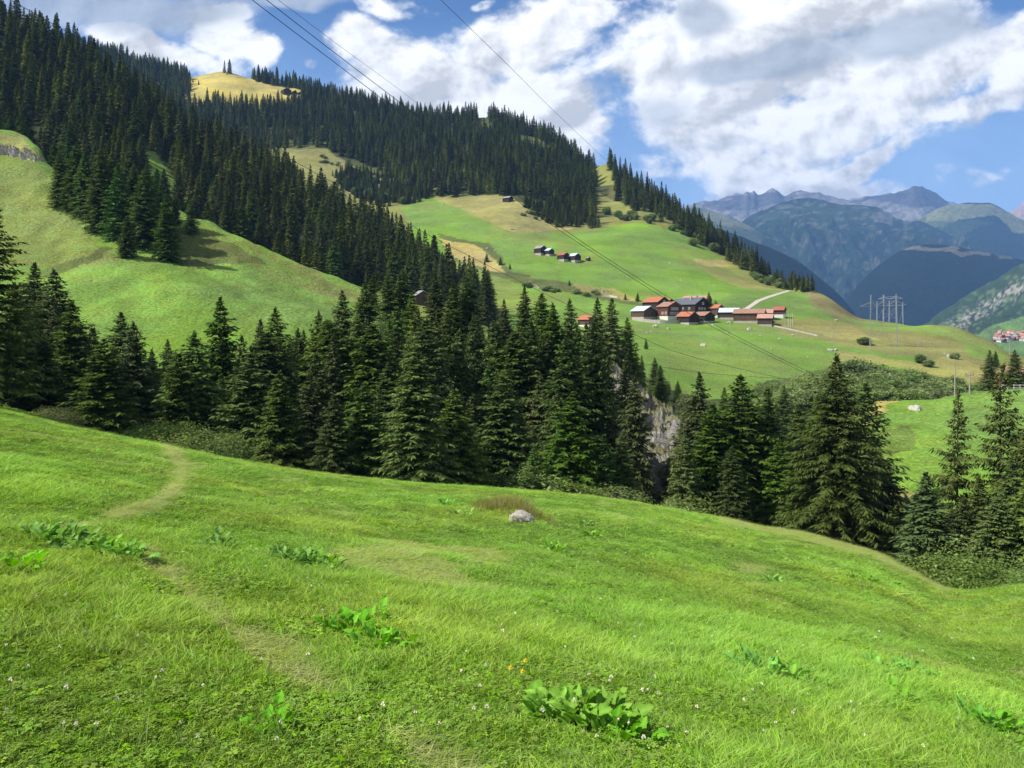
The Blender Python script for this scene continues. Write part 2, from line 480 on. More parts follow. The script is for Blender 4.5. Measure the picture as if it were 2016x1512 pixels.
def fg_dry(px, py, x, y):
    """0..1: worn, yellowish turf along the trodden line and in odd patches"""
    q = fbm(x * .9, y * .9, 4, 31)
    wp = 7 + 10 * sstep(980, 880, py) * 0
    d1 = near_line(px, py, FG_PATH1)
    d2 = near_line(px, py, FG_PATH2)
    w2 = 11 + (py - 1080) * .06
    a = sstep(1.25, .3, d1 / 13 + q * .9) * .85
    b = sstep(1.3, .25, d2 / np.maximum(w2, 8) + q * 1.6) * .85
    c = sstep(.36, .6, fbm(x / 2.2, y / 3.5, 4, 77) + .12) * .45
    e = sstep(1.2, .4, near_line(px, py, [(1420, 1025), (1560, 1050), (1700, 1085), (1800, 1130), (1850, 1158)]) / 13 + q * .8) * .5
    g = sstep(1.2, .4, near_line(px, py, [(1450, 1120), (1500, 1125)]) / 9 + q) * .5
    h = sstep(1.2, .4, near_line(px, py, [(690, 1110), (760, 1130)]) / 16 + q) * .5
    return np.clip(np.maximum.reduce([a, b, c, e, g, h]), 0, 1)
def fg_color(V_):
    x, y, z = V_[:, 0], V_[:, 1], V_[:, 2]
    ys = np.maximum(y, 1.5)
    px = CX + F * x / ys; py = HZ - F * z / ys
    cy, dc = crest(np.clip(px, -900, 3200))
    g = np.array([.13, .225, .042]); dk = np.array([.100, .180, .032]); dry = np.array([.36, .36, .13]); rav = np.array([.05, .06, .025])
    t = sstep(-.35, .45, fbm(x / 6, y / 10, 5, 40))[:, None]
    c = dk + (g - dk) * t
    k = fg_dry(px, py, x, y)[:, None]
    c = c * (1 - k) + dry * k
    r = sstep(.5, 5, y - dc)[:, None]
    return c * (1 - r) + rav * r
def axis(lo, hi, c, fine, grow):
    a = [c]; s = fine
    while a[-1] < hi: a.append(a[-1] + s); s = min(s * grow, .55)
    b = [c]; s = fine
    while b[-1] > lo: b.append(b[-1] - s); s = min(s * grow, .55)
    return np.array(sorted(set(b[1:] + a)))
ax_, ay_ = axis(-75, 85, 0, .10, 1.02), axis(-25, 118, 4, .10, 1.012)
GX, GY = np.meshgrid(ax_, ay_)
GZ = fg_z(GX, GY)
V_ = np.stack([GX.ravel(), GY.ravel(), GZ.ravel()], 1)
T = grid_faces(*GX.shape)
me = np_mesh('meadow', V_, T, True, M_meadow)
set_attr(me, 'Col', fg_color(V_), 'FLOAT_COLOR')
tag(link('meadow', me), kind='structure')
add_bvh('meadow', V_, T)

def blend_polys(px, py, V_, base, polys, warp=14, wfreq=.012, seed=3):
    """paint land-use zones: each polygon of photo positions, edges roughened by noise"""
    x, y = V_[:, 0], V_[:, 1]
    wx = px + warp * 2 * fbm(px * wfreq, py * wfreq * 2, 4, seed); wy = py + warp * fbm(px * wfreq + 9, py * wfreq * 2, 4, seed + 5)
    c = np.array(base, float) * np.ones((len(px), 3))
    for poly, colr, k in polys:
        m = inpoly(wx, wy, poly)
        c[m] = c[m] * (1 - k) + np.array(colr) * k
    return c
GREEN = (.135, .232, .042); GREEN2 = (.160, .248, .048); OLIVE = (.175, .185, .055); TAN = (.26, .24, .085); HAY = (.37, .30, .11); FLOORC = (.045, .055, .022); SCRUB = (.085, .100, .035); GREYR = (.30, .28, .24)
# hillside across the ravine at left (pasture shoulder)
pxC = np.linspace(-600, 960, 330)
def dispC(X, D, Z, PX):
    k = sstep(112, 150, D)
    terr = .28 * np.sin(Z * 1.1 + 3 * fbm(X / 30, D / 30, 2, 4)) * sstep(10, 30, Z)
    return k * (1.5 * fbm(X / 22, D / 22, 4, 60) + .45 * fbm(X / 4, D / 4, 3, 61) + 1.2 * terr)
def paintC(px, py, V_):
    polys = [([(-600, 700), (-600, 560), (0, 520), (160, 505), (260, 520), (420, 560), (560, 500), (560, 600), (960, 760)], GREEN2, .35),
             ([(60, 560), (300, 530), (430, 545), (600, 560), (740, 580), (740, 720), (60, 720)], GREEN, .55),
             ([(-600, 100), (60, 300), (120, 400), (230, 500), (240, 520), (60, 530), (-600, 560)], OLIVE, .6),
             ([(395, 435), (560, 515), (720, 575), (960, 600), (960, 640), (720, 600), (620, 570), (520, 540), (430, 490)], OLIVE, .75),
             ([(400, 450), (470, 480), (560, 525), (640, 560), (600, 560), (520, 535), (440, 490)], GREEN2, .7),
             ([(330, 440), (400, 455), (470, 490), (520, 520), (440, 525), (360, 510), (300, 470)], (.10, .105, .04), .75),
             ([(70, 545), (130, 510), (220, 485), (240, 495), (150, 520), (90, 550)], (.06, .07, .03), .6),
             ([(0, 262), (60, 275), (110, 330), (60, 300), (0, 285)], TAN, .8)]
    c = blend_polys(px, py, V_, (.158, .258, .046), polys, 16)
    r = sstep(-13, -20, V_[:, 2] - 0)[:, None] * 0
    t = sstep(-.2, .3, fbm(V_[:, 0] / 7, V_[:, 1] / 9, 4, 14))[:, None]
    return c * (.86 + .28 * t)
loft('pasture_hillside', [
    [(-600, 800, 96), (0, 800, 104), (300, 790, 106), (600, 780, 110), (720, 770, 116), (850, 765, 124), (960, 775, 128)],
    [(-600, 640, 128), (0, 590, 142), (300, 590, 140), (600, 615, 142), (720, 640, 146), (850, 660, 150), (960, 680, 155)],
    [(-600, 420, 180), (0, 450, 178), (200, 480, 172), (400, 520, 170), (600, 570, 168), (720, 602, 168), (850, 630, 170), (960, 660, 172)],
    [(-600, 150, 235), (-200, 205, 228), (0, 258, 222), (60, 275, 218), (110, 335, 208), (200, 360, 202), (300, 395, 196), (400, 434, 190), (500, 480, 186), (600, 524, 184), (720, 570, 182), (850, 600, 185), (960, 645, 188)],
    ('drop', 12, -3), ('drop', 30, -16), ('drop', 40, -30)], pxC, [40, 60, 60, 6, 8, 4], dispC, paintC, M_hill)

# ravine sides, mostly under the trees
pxR = np.linspace(-700, 2900, 420)
def dispR(X, D, Z, PX): return 1.3 * fbm(X / 12, D / 12, 4, 70) + .3 * fbm(X / 2.5, D / 2.5, 2, 72)
def paintR(px, py, V_):
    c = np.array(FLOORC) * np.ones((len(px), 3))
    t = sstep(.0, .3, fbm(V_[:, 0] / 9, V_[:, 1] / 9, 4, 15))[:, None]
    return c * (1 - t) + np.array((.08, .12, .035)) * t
loft('ravine_side', [
    ('z', (-700, -28, 78), (0, -26, 84), (600, -27, 84), (1000, -31, 84), (1350, -34, 84), (1640, -38, 84), (2016, -42, 62), (2900, -44, 58)),
    ('z', (-700, -20, 88), (0, -18, 95), (600, -20, 96), (1000, -26, 96), (1350, -32, 96), (1640, -40, 92), (2016, -42, 70), (2900, -44, 66)),
    [(-700, 750, 96), (0, 752, 106), (600, 735, 112), (720, 725, 118), (850, 735, 126), (1000, 750, 130), (1200, 790, 124), (1330, 830, 122), (1450, 900, 118), (1640, 930, 116), (1750, 960, 108), (2016, 1060, 78), (2900, 1100, 74)],
    [(-700, 770, 150), (0, 765, 170), (600, 740, 180), (720, 730, 180), (850, 712, 182), (1000, 728, 184), (1250, 752, 178), (1400, 800, 182), (1530, 806, 180), (1640, 805, 180), (1850, 800, 190), (2016, 790, 200), (2900, 760, 210)],
    [(-700, 760, 240), (600, 740, 240), (1000, 730, 240), (1400, 760, 240), (1530, 775, 240), (1850, 775, 240), (2900, 760, 240)],
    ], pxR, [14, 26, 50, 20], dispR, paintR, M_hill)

# wooded spur behind the pasture shoulder
pxD = np.linspace(-700, 1080, 260)
loft('wooded_spur', [
    ('z', (-700, 95, 262), (0, 50, 262), (400, 14, 240), (700, 0, 232), (900, -8, 225), (1080, -14, 222)),
    ('z', (-700, 118, 300), (0, 76, 308), (250, 57, 300), (400, 41, 296), (600, 22, 292), (720, 11, 286), (880, 2, 270), (1080, -10, 260)),
    [(-700, -240, 400), (-400, -150, 400), (0, 58, 400), (130, 105, 410), (250, 190, 420), (400, 290, 430), (560, 368, 440), (650, 415, 440), (760, 476, 420), (880, 560, 370), (960, 615, 330), (1080, 680, 300)],
    ('drop', 30, -4), ('drop', 70, -50)], pxD, [26, 70, 8, 12],
    lambda X, D, Z, PX: 2.0 * fbm(X / 30, D / 30, 4, 80) + .6 * fbm(X / 6, D / 6, 3, 81),
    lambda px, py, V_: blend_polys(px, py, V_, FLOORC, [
        ([(235, 280), (300, 300), (350, 350), (400, 420), (330, 420), (250, 340)], GREEN2, .9),
        ([(560, 350), (590, 350), (660, 400), (655, 415), (600, 390)], GREEN2, .9),
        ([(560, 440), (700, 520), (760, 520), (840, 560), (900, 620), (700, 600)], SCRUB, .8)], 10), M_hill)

# main hillside with forest above, mown terraces and the hamlet below
pxE = np.linspace(60, 2900, 640)
CLEAR_E = [  # treeless zones on the upper hill (photo positions of the ground)
    [(368, 215), (368, 150), (400, 139), (480, 142), (510, 165), (600, 178), (600, 200), (560, 205), (500, 215), (430, 205)],
    [(555, 290), (640, 292), (700, 320), (760, 350), (790, 372), (850, 385), (1010, 383), (1070, 395), (1130, 440), (1170, 445), (1180, 460), (1090, 470), (700, 430), (640, 400), (560, 330)],
    [(1165, 310), (1192, 322), (1190, 365), (1212, 400), (1258, 425), (1300, 442), (1340, 458), (1380, 492), (1440, 520), (1520, 560), (1420, 600), (1100, 560), (1170, 440), (1165, 380)],
    [(935, 222), (965, 225), (975, 262), (940, 262)], [(1000, 265), (1050, 268), (1080, 285), (1060, 290)]]
def paintE(px, py, V_):
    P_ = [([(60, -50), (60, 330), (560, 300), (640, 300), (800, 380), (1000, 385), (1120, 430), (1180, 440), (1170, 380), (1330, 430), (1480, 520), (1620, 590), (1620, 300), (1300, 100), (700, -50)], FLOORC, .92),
          ([(795, 405), (850, 388), (905, 405), (960, 440), (1000, 455), (1130, 458), (1180, 450), (1250, 435), (1330, 450), (1420, 500), (1470, 560), (1560, 572), (1640, 605), (1700, 640), (1760, 680), (1900, 690), (1900, 800), (700, 830), (800, 500)], GREEN, .95),
          ([(845, 390), (1010, 388), (1100, 430), (1140, 450), (1020, 456), (965, 442), (905, 408)], TAN, .85),
          ([(1010, 388), (1100, 425), (1135, 452), (1110, 455), (1040, 420)], HAY, .45),
          ([(860, 458), (960, 478), (1010, 530), (1050, 545), (1210, 575), (1290, 605), (1230, 598), (1090, 572), (1030, 560), (960, 540), (880, 500)], SCRUB, .85),
          ([(868, 468), (930, 478), (980, 515), (1000, 535), (950, 530), (880, 495)], HAY, .85),
          ([(1120, 560), (1210, 570), (1270, 595), (1225, 590), (1150, 575)], HAY, .55),
          ([(880, 510), (1010, 560), (1060, 600), (960, 640), (900, 600)], OLIVE, .45),
          ([(880, 560), (960, 590), (960, 660), (880, 640)], OLIVE, .6),
          ([(1360, 513), (1455, 513), (1500, 545), (1540, 575), (1440, 560), (1390, 535)], OLIVE, .7),
          ([(1365, 513), (1455, 513), (1470, 528), (1400, 530)], HAY, .75),
          ([(1380, 530), (1470, 555), (1540, 572), (1440, 560)], TAN, .5),
          ([(1300, 400), (1345, 440), (1480, 505), (1600, 568), (1570, 575), (1450, 530), (1380, 480), (1320, 440)], OLIVE, .8),
          ([(1575, 572), (1620, 580), (1660, 600), (1705, 636), (1640, 628), (1600, 605)], (.19, .17, .07), .95),
          ([(1250, 650), (1400, 655), (1640, 690), (1560, 760), (1480, 790), (1270, 720)], GREEN2, .5),
          ([(1300, 690), (1560, 700), (1540, 740), (1320, 730)], OLIVE, .3),
          ([(1520, 632), (1600, 628), (1700, 640), (1800, 652), (1900, 672), (1990, 730), (1960, 745), (1800, 700), (1700, 690), (1600, 672), (1540, 655)], (.205, .195, .070), .85),
          ([(1560, 640), (1680, 645), (1740, 670), (1640, 665)], HAY, .35),
          ([(1700, 634), (1860, 638), (1900, 655), (1985, 700), (1975, 712), (1905, 700), (1870, 660), (1700, 645)], GREEN2, .9),
          ([(1600, 668), (1700, 688), (1810, 703), (1790, 712), (1620, 690)], GREEN, .95),
          ([(1645, 688), (1800, 712), (1870, 702), (1960, 725), (1990, 745), (1960, 775), (1850, 745), (1760, 720), (1650, 712)], TAN, .85),
          ([(1500, 760), (1650, 715), (1800, 730), (1900, 760), (1900, 830), (1500, 830)], SCRUB, .8),
          ([(368, 215), (368, 150), (400, 139), (480, 142), (510, 165), (600, 178), (600, 210), (560, 225), (430, 225)], (.36, .30, .09), 1),
          ([(555, 290), (640, 292), (700, 330), (700, 380), (640, 400), (560, 330)], (.20, .195, .07), .9),
          ([(545, 350), (600, 362), (665, 395), (640, 405), (590, 380)], GREEN2, .9),
          ([(930, 218), (965, 222), (980, 265), (935, 262)], SCRUB, 1),
          ([(1168, 312), (1200, 325), (1200, 365), (1172, 370)], OLIVE, 1)]
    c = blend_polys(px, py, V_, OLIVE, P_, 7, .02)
    x, y = V_[:, 0], V_[:, 1]
    # faint mowing bands across the slope and dull patches
    t = fbm(x / 30 + y / 60, y / 14, 5, 33)[:, None]
    c = c * (1 + .30 * t)
    dry = (sstep(.12, .45, fbm(x / 22, y / 30, 5, 41)) * .4)[:, None]
    c = c * (1 - dry) + np.array((.19, .19, .06)) * dry * 1
    band = (sstep(.2, 1., np.sin(V_[:, 2] * 2.3 + 2 * fbm(x / 20, y / 20, 3, 8))) * inpoly(px, py, [(880, 500), (1010, 545), (1060, 600), (900, 610)]) * .25)[:, None]
    return c * (1 - band) + np.array(TAN) * band
def dispE(X, D, Z, PX):
    k = sstep(240, 420, D) * 1.0 + .25
    far = sstep(560, 760, D)
    terr = .22 * np.sin(Z * 1.3 + 5 * fbm(X / 40, D / 40, 3, 96)) * sstep(-.1, .2, fbm(X / 60, D / 60, 2, 97)) * sstep(250, 330, D)
    return terr + k * (1.5 * fbm(X / 45, D / 45, 4, 90) + .45 * fbm(X / 12, D / 12, 3, 91)) + far * (9 * fbm(X / 120, D / 120, 4, 92)) * sstep(1300, 1000, PX)
E_ROWS = [
    [(60, 700, 300), (300, 700, 300), (700, 700, 250), (900, 750, 180), (1100, 780, 176), (1250, 785, 176), (1400, 830, 180), (1530, 835, 186), (1650, 830, 196), (1850, 810, 210), (2016, 800, 220), (2900, 780, 235)],
    [(60, 540, 440), (300, 530, 440), (700, 570, 380), (900, 625, 340), (1100, 636, 340), (1250, 641, 340), (1400, 642, 340), (1520, 643, 338), (1650, 680, 300), (1800, 708, 270), (1900, 718, 265), (2016, 735, 260), (2900, 730, 280)],
    [(60, 480, 540), (300, 470, 540), (700, 490, 500), (900, 560, 430), (1050, 590, 400), (1250, 620, 370), (1400, 618, 372), (1520, 618, 370), (1650, 648, 345), (1800, 668, 325), (1900, 685, 310), (2016, 725, 290), (2900, 725, 310)],
    [(60, 420, 620), (300, 415, 620), (700, 440, 570), (900, 500, 500), (1050, 510, 480), (1250, 540, 450), (1400, 570, 425), (1520, 588, 410), (1600, 600, 400), (1700, 640, 370), (1800, 650, 345), (1900, 675, 330), (2016, 715, 300), (2900, 722, 330)],
    [(60, 340, 740), (300, 340, 740), (560, 330, 720), (700, 375, 680), (800, 390, 650), (1000, 388, 630), (1150, 440, 590), (1250, 440, 580), (1350, 468, 560), (1450, 530, 500), (1550, 568, 450), (1610, 578, 430), (1700, 634, 390), (1800, 643, 365), (1860, 645, 350), (1930, 665, 340), (2016, 704, 320), (2900, 718, 350)],
    [(60, 190, 900), (300, 215, 880), (440, 222, 860), (600, 235, 850), (760, 290, 810), (900, 300, 790), (1100, 340, 740), (1170, 370, 720), (1250, 390, 670), (1350, 455, 590), (1450, 516, 525), (1550, 562, 465), (1610, 577, 440), (1700, 633, 398), (1800, 641, 372), (1860, 643, 358), (1930, 664, 346), (2016, 703, 326), (2900, 716, 358)],
    [(60, 75, 1050), (150, 88, 1040), (300, 128, 1020), (370, 150, 1000), (440, 139, 1000), (500, 158, 990), (560, 170, 980), (680, 195, 970), (760, 222, 950), (850, 240, 940), (950, 232, 930), (1050, 262, 890), (1110, 292, 850), (1165, 330, 800), (1190, 322, 780), (1250, 368, 720), (1300, 405, 670), (1350, 440, 625), (1450, 508, 545), (1550, 558, 480), (1610, 576, 450), (1700, 632, 405), (1800, 640, 380), (1860, 642, 365), (1930, 663, 352), (2016, 702, 332), (2900, 715, 366)],
    ('drop', 12, -1.5), ('drop', 40, -22), ('drop', 120, -110)]
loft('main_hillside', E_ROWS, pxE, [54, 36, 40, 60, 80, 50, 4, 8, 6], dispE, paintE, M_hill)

# bright knoll beyond the ravine at right
pxI = np.linspace(1480, 2900, 220)
def paintI(px, py, V_):
    c = blend_polys(px, py, V_, GREEN, [([(1560, 780), (1790, 784), (1745, 800), (1720, 850), (1690, 880), (1560, 950)], (.36, .29, .10), .85),
                                         ([(1560, 830), (1700, 810), (1740, 850), (1760, 900), (1700, 1000), (1560, 1000)], (.13, .17, .045), .6),
                                         ([(1720, 850), (1790, 840), (1800, 880), (1750, 900)], (.09, .12, .035), .7),
                                         ([(1740, 955), (1790, 960), (1795, 1010), (1740, 1010)], TAN, .9)], 12, .03)
    return np.clip(c * np.array([1.02, 1.0, 1.0]) * (1 + .4 * fbm(V_[:, 0] / 4, V_[:, 1] / 4, 4, 44)[:, None]), 0, 1)
loft('green_knoll', [
    ('z', (1480, -44, 84), (1750, -36, 76), (2016, -36, 60), (2900, -36, 58)),
    [(1480, 1200, 90), (1640, 1060, 92), (1700, 1010, 92), (1760, 990, 88), (1850, 1020, 78), (2016, 1080, 70), (2900, 1100, 66)],
    [(1480, 1120, 98), (1600, 980, 102), (1640, 925, 104), (1700, 862, 110), (1760, 880, 104), (1850, 900, 98), (2016, 910, 94), (2900, 900, 92)],
    [(1480, 1050, 108), (1560, 950, 114), (1620, 868, 120), (1680, 808, 128), (1740, 790, 130), (1830, 787, 130), (1870, 780, 129), (1920, 772, 128), (1960, 769, 128), (2016, 767, 128), (2900, 740, 124)],
    ('drop', 8, -1.2), ('drop', 25, -12)], pxI, [16, 40, 50, 8, 8],
    lambda X, D, Z, PX: .5 * fbm(X / 8, D / 8, 4, 100) + .12 * fbm(X / 1.5, D / 1.5, 2, 101), paintI, M_hill)

# valley floor under everything, out to the horizon
n = 60
gx = np.sinh(np.linspace(-3.3, 4.15, n)) * 480; gy = -57 + 480 * np.sinh(np.linspace(0, 3.88, n))
GX, GY = np.meshgrid(gx, gy)
GZ = -165 + 20 * fbm(GX / 900, GY / 900, 3, 55)
V_ = np.stack([GX.ravel(), GY.ravel(), GZ.ravel()], 1)
me = np_mesh('ground', V_, grid_faces(n, n), True, M_slope)
set_attr(me, 'Col', np.ones((len(V_), 3)) * np.array([.055, .085, .03]), 'FLOAT_COLOR')
tag(link('ground', me), kind='structure')

# right valley side with crags and the far village
pxG = np.linspace(1780, 3000, 330)
def paintG(px, py, V_):
    x, y = V_[:, 0], V_[:, 1]
    c = blend_polys(px, py, V_, (.026, .046, .022), [
        ([(1905, 668), (1960, 640), (2016, 620), (2100, 560), (2100, 690), (1905, 690)], (.11, .19, .05), .8)], 5, .04)
    band = np.exp(-((py - (655 - (px - 1860) * .62)) / 22.) ** 2)
    k = sstep(.24, .46, fbm(px / 4, py / 5, 5, 66, .6) + band * .42 - .08)[:, None] * band[:, None].clip(0, 1)
    c = c * (1 - k) + np.array((.22, .21, .18)) * k
    g = sstep(.25, .45, fbm(px / 10, py / 8, 4, 68))[:, None] * .7
    c = c * (1 - g) + np.array((.085, .13, .045)) * g
    return c * (1 + .5 * fbm(px / 2.4, py / 2.4, 3, 69)[:, None])
loft('valley_side', [
    ('z', (1780, -170, 1400), (3000, -170, 1400)),
    [(1780, 690, 1700), (1900, 690, 1700), (2016, 690, 1700), (3000, 690, 1700)],
    [(1780, 668, 2000), (1830, 660, 2000), (1960, 655, 2000), (2016, 652, 2000), (3000, 640, 2000)],
    [(1780, 665, 2400), (1840, 640, 2400), (1920, 625, 2300), (2016, 610, 2250), (3000, 400, 2250)],
    [(1780, 664, 2800), (1830, 641, 2800), (1850, 622, 2800), (1900, 592, 2800), (1960, 556, 2800), (2016, 518, 2800), (2200, 420, 2800), (3000, 60, 2800)],
    ('drop', 150, -30), ('drop', 500, -300)], pxG, [4, 14, 50, 70, 6, 6],
    lambda X, D, Z, PX: (18 * fbm(X / 160, D / 160, 5, 110, .55, True) + 5 * fbm(X / 25, D / 25, 3, 111)) * sstep(1600, 2100, D), paintG, M_slope)

# far mountains, farthest last
def mountain(name, sil, base_py, d0, d1, amp, wl, paint, seed, px0=1100, px1=3200, nx=420, nv=110, mid=None, ridge_amp=1.0):
    pxs = np.linspace(px0, px1, nx)
    s = np.array(sil, float)
    rows = [('z', (px0, -200, d0 * .93), (px1, -200, d0 * .93)),
            [(px0, base_py, d0), (px1, base_py, d0)]]
    if mid: rows.append(mid)
    rows.append([(a, b, d1) for a, b in sil])
    rows += [('drop', d1 * .03, -d1 * .008), ('drop', d1 * .15, -d1 * .09)]
    segs = [4] + [nv // (2 if mid else 1)] * (2 if mid else 1) + [6, 10]
    def disp(X, D, Z, PX):
        topk = sstep(d0, d0 + (d1 - d0) * .35, D)
        g = fbm(X / wl + D / (wl * 2.5), D / (wl * 1.15), 7, seed, .56, True)
        sil_k = 1 - .95 * sstep(d0 + (d1 - d0) * .40, d0 + (d1 - d0) * .97, D)
        return topk * amp * g * sil_k + topk * amp * .16 * fbm(X / (wl * .2), D / (wl * .2), 4, seed + 7, .6) * ridge_amp * (.35 + .65 * sil_k)
    loft(name, rows, pxs, segs, disp, paint, M_mount, bvh=False)
def mp(base, polys, seed, var=.3, rocks=None):
    def f(px, py, V_):
        c = blend_polys(px, py, V_, base, polys, 16, .02, seed)
        if rocks is not None:
            rc, thr, rk = rocks
            k = sstep(thr, thr + .14, fbm((px + py * .8) / 16, py / 7, 6, seed + 4, .62))[:, None] * rk
            c = c * (1 - k) + np.array(rc) * k
        return np.clip(c * (1 + var * 1.4 * fbm(px / 6, py / 3.5, 5, seed + 2, .62)[:, None]), 0, 1)
    return f
SHADOWF = (.007, .014, .010); MTG = (.018, .033, .017); SCREE = (.19, .175, .165); CRAG = (.065, .062, .068); ALP = (.075, .10, .045)  # the first, forest, is darkened to stand in for a cloud shadow
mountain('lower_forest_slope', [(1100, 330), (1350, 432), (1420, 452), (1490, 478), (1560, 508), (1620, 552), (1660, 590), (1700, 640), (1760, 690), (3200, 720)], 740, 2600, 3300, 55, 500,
         mp(SHADOWF, [], 201, .25), 121)
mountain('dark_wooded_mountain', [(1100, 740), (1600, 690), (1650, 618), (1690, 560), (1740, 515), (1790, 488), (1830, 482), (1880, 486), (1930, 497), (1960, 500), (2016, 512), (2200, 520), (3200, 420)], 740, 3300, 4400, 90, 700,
         mp(SHADOWF, [([(1770, 470), (1800, 482), (1880, 484), (1970, 500), (1940, 506), (1860, 492), (1790, 495)], (.15, .13, .09), .8), ([(1950, 500), (2100, 505), (2100, 520), (1960, 512)], (.12, .12, .08), .6)], 203, .25), 123)
mountain('green_mountain', [(1100, 480), (1300, 470), (1440, 450), (1480, 424), (1520, 408), (1580, 394), (1620, 398), (1680, 404), (1730, 410), (1760, 428), (1830, 446), (1880, 470), (1960, 500), (3200, 560)], 720, 4600, 6400, 420, 800,
         mp(MTG, [([(1710, 420), (1760, 425), (1750, 440), (1710, 438)], SCREE, .6), ([(1726, 500), (1732, 500), (1728, 530), (1712, 560), (1690, 590), (1684, 590), (1706, 556), (1722, 528)], (.16, .16, .12), .8), ([(1646, 458), (1652, 458), (1648, 478), (1643, 478)], SCREE, .6), ([(1480, 424), (1600, 395), (1760, 420), (1700, 440), (1560, 430)], (.045, .065, .032), .5)], 205, .35, ((.15, .15, .12), .22, .5)), 125, nx=520, nv=170)
mountain('alpine_pasture', [(1100, 420), (1300, 412), (1360, 408), (1420, 420), (1480, 448), (1540, 482), (1600, 520), (1700, 600), (3200, 720)], 700, 4300, 5600, 110, 900,
         mp(ALP, [([(1360, 405), (1440, 420), (1530, 470), (1460, 445), (1380, 430)], (.20, .21, .12), .7), ([(1490, 460), (1600, 510), (1650, 580), (1500, 500)], MTG, .9)], 207, .2, (SCREE, .36, .5)), 127)
mountain('grassy_shoulder', [(1100, 720), (1600, 520), (1760, 452), (1820, 424), (1850, 408), (1890, 402), (1920, 399), (1945, 400), (1965, 409), (2000, 428), (2060, 452), (2200, 500), (3200, 560)], 720, 5000, 6800, 200, 900,
         mp((.014, .024, .016), [([(1790, 410), (1850, 395), (1960, 395), (2080, 455), (2000, 450), (1960, 425), (1900, 430), (1840, 445), (1790, 440)], (.17, .18, .09), .95), ([(1740, 440), (1820, 430), (1960, 440), (1900, 470), (1820, 460)], (.045, .07, .03), .7)], 209, .3), 129)
mountain('rocky_mountain', [(1100, 470), (1300, 425), (1350, 408), (1385, 400), (1400, 399), (1420, 393), (1445, 385), (1462, 383), (1470, 377), (1478, 380), (1484, 377), (1492, 385), (1505, 380), (1522, 374), (1532, 378), (1545, 386), (1560, 380), (1575, 376), (1600, 380), (1625, 384), (1650, 391), (1665, 394), (1690, 394), (1710, 389), (1740, 386), (1765, 380), (1790, 373), (1800, 367), (1815, 367), (1828, 373), (1845, 384), (1865, 397), (1890, 403), (1950, 430), (2016, 460), (3200, 640)], 700, 6900, 8600, 330, 620,
         mp(SCREE, [([(1380, 400), (1440, 380), (1560, 370), (1560, 392), (1500, 405), (1420, 410)], CRAG, .8), ([(1555, 372), (1680, 388), (1650, 402), (1570, 398)], (.19, .165, .16), .7), ([(1690, 392), (1770, 375), (1800, 362), (1840, 375), (1900, 402), (1840, 412), (1760, 400)], CRAG, .95), ([(1700, 410), (1900, 420), (1900, 440), (1750, 440)], SCREE, .8)], 211, .35, (CRAG, .1, .6)), 131, nx=620, nv=170, ridge_amp=1.3)
mountain('red_peak', [(1100, 560), (1900, 470), (1980, 420), (2000, 412), (2016, 398), (2040, 385), (2080, 372), (2200, 420), (3200, 520)], 700, 8800, 9600, 150, 700,
         mp((.36, .24, .20), [], 213, .2), 133, px0=1700)

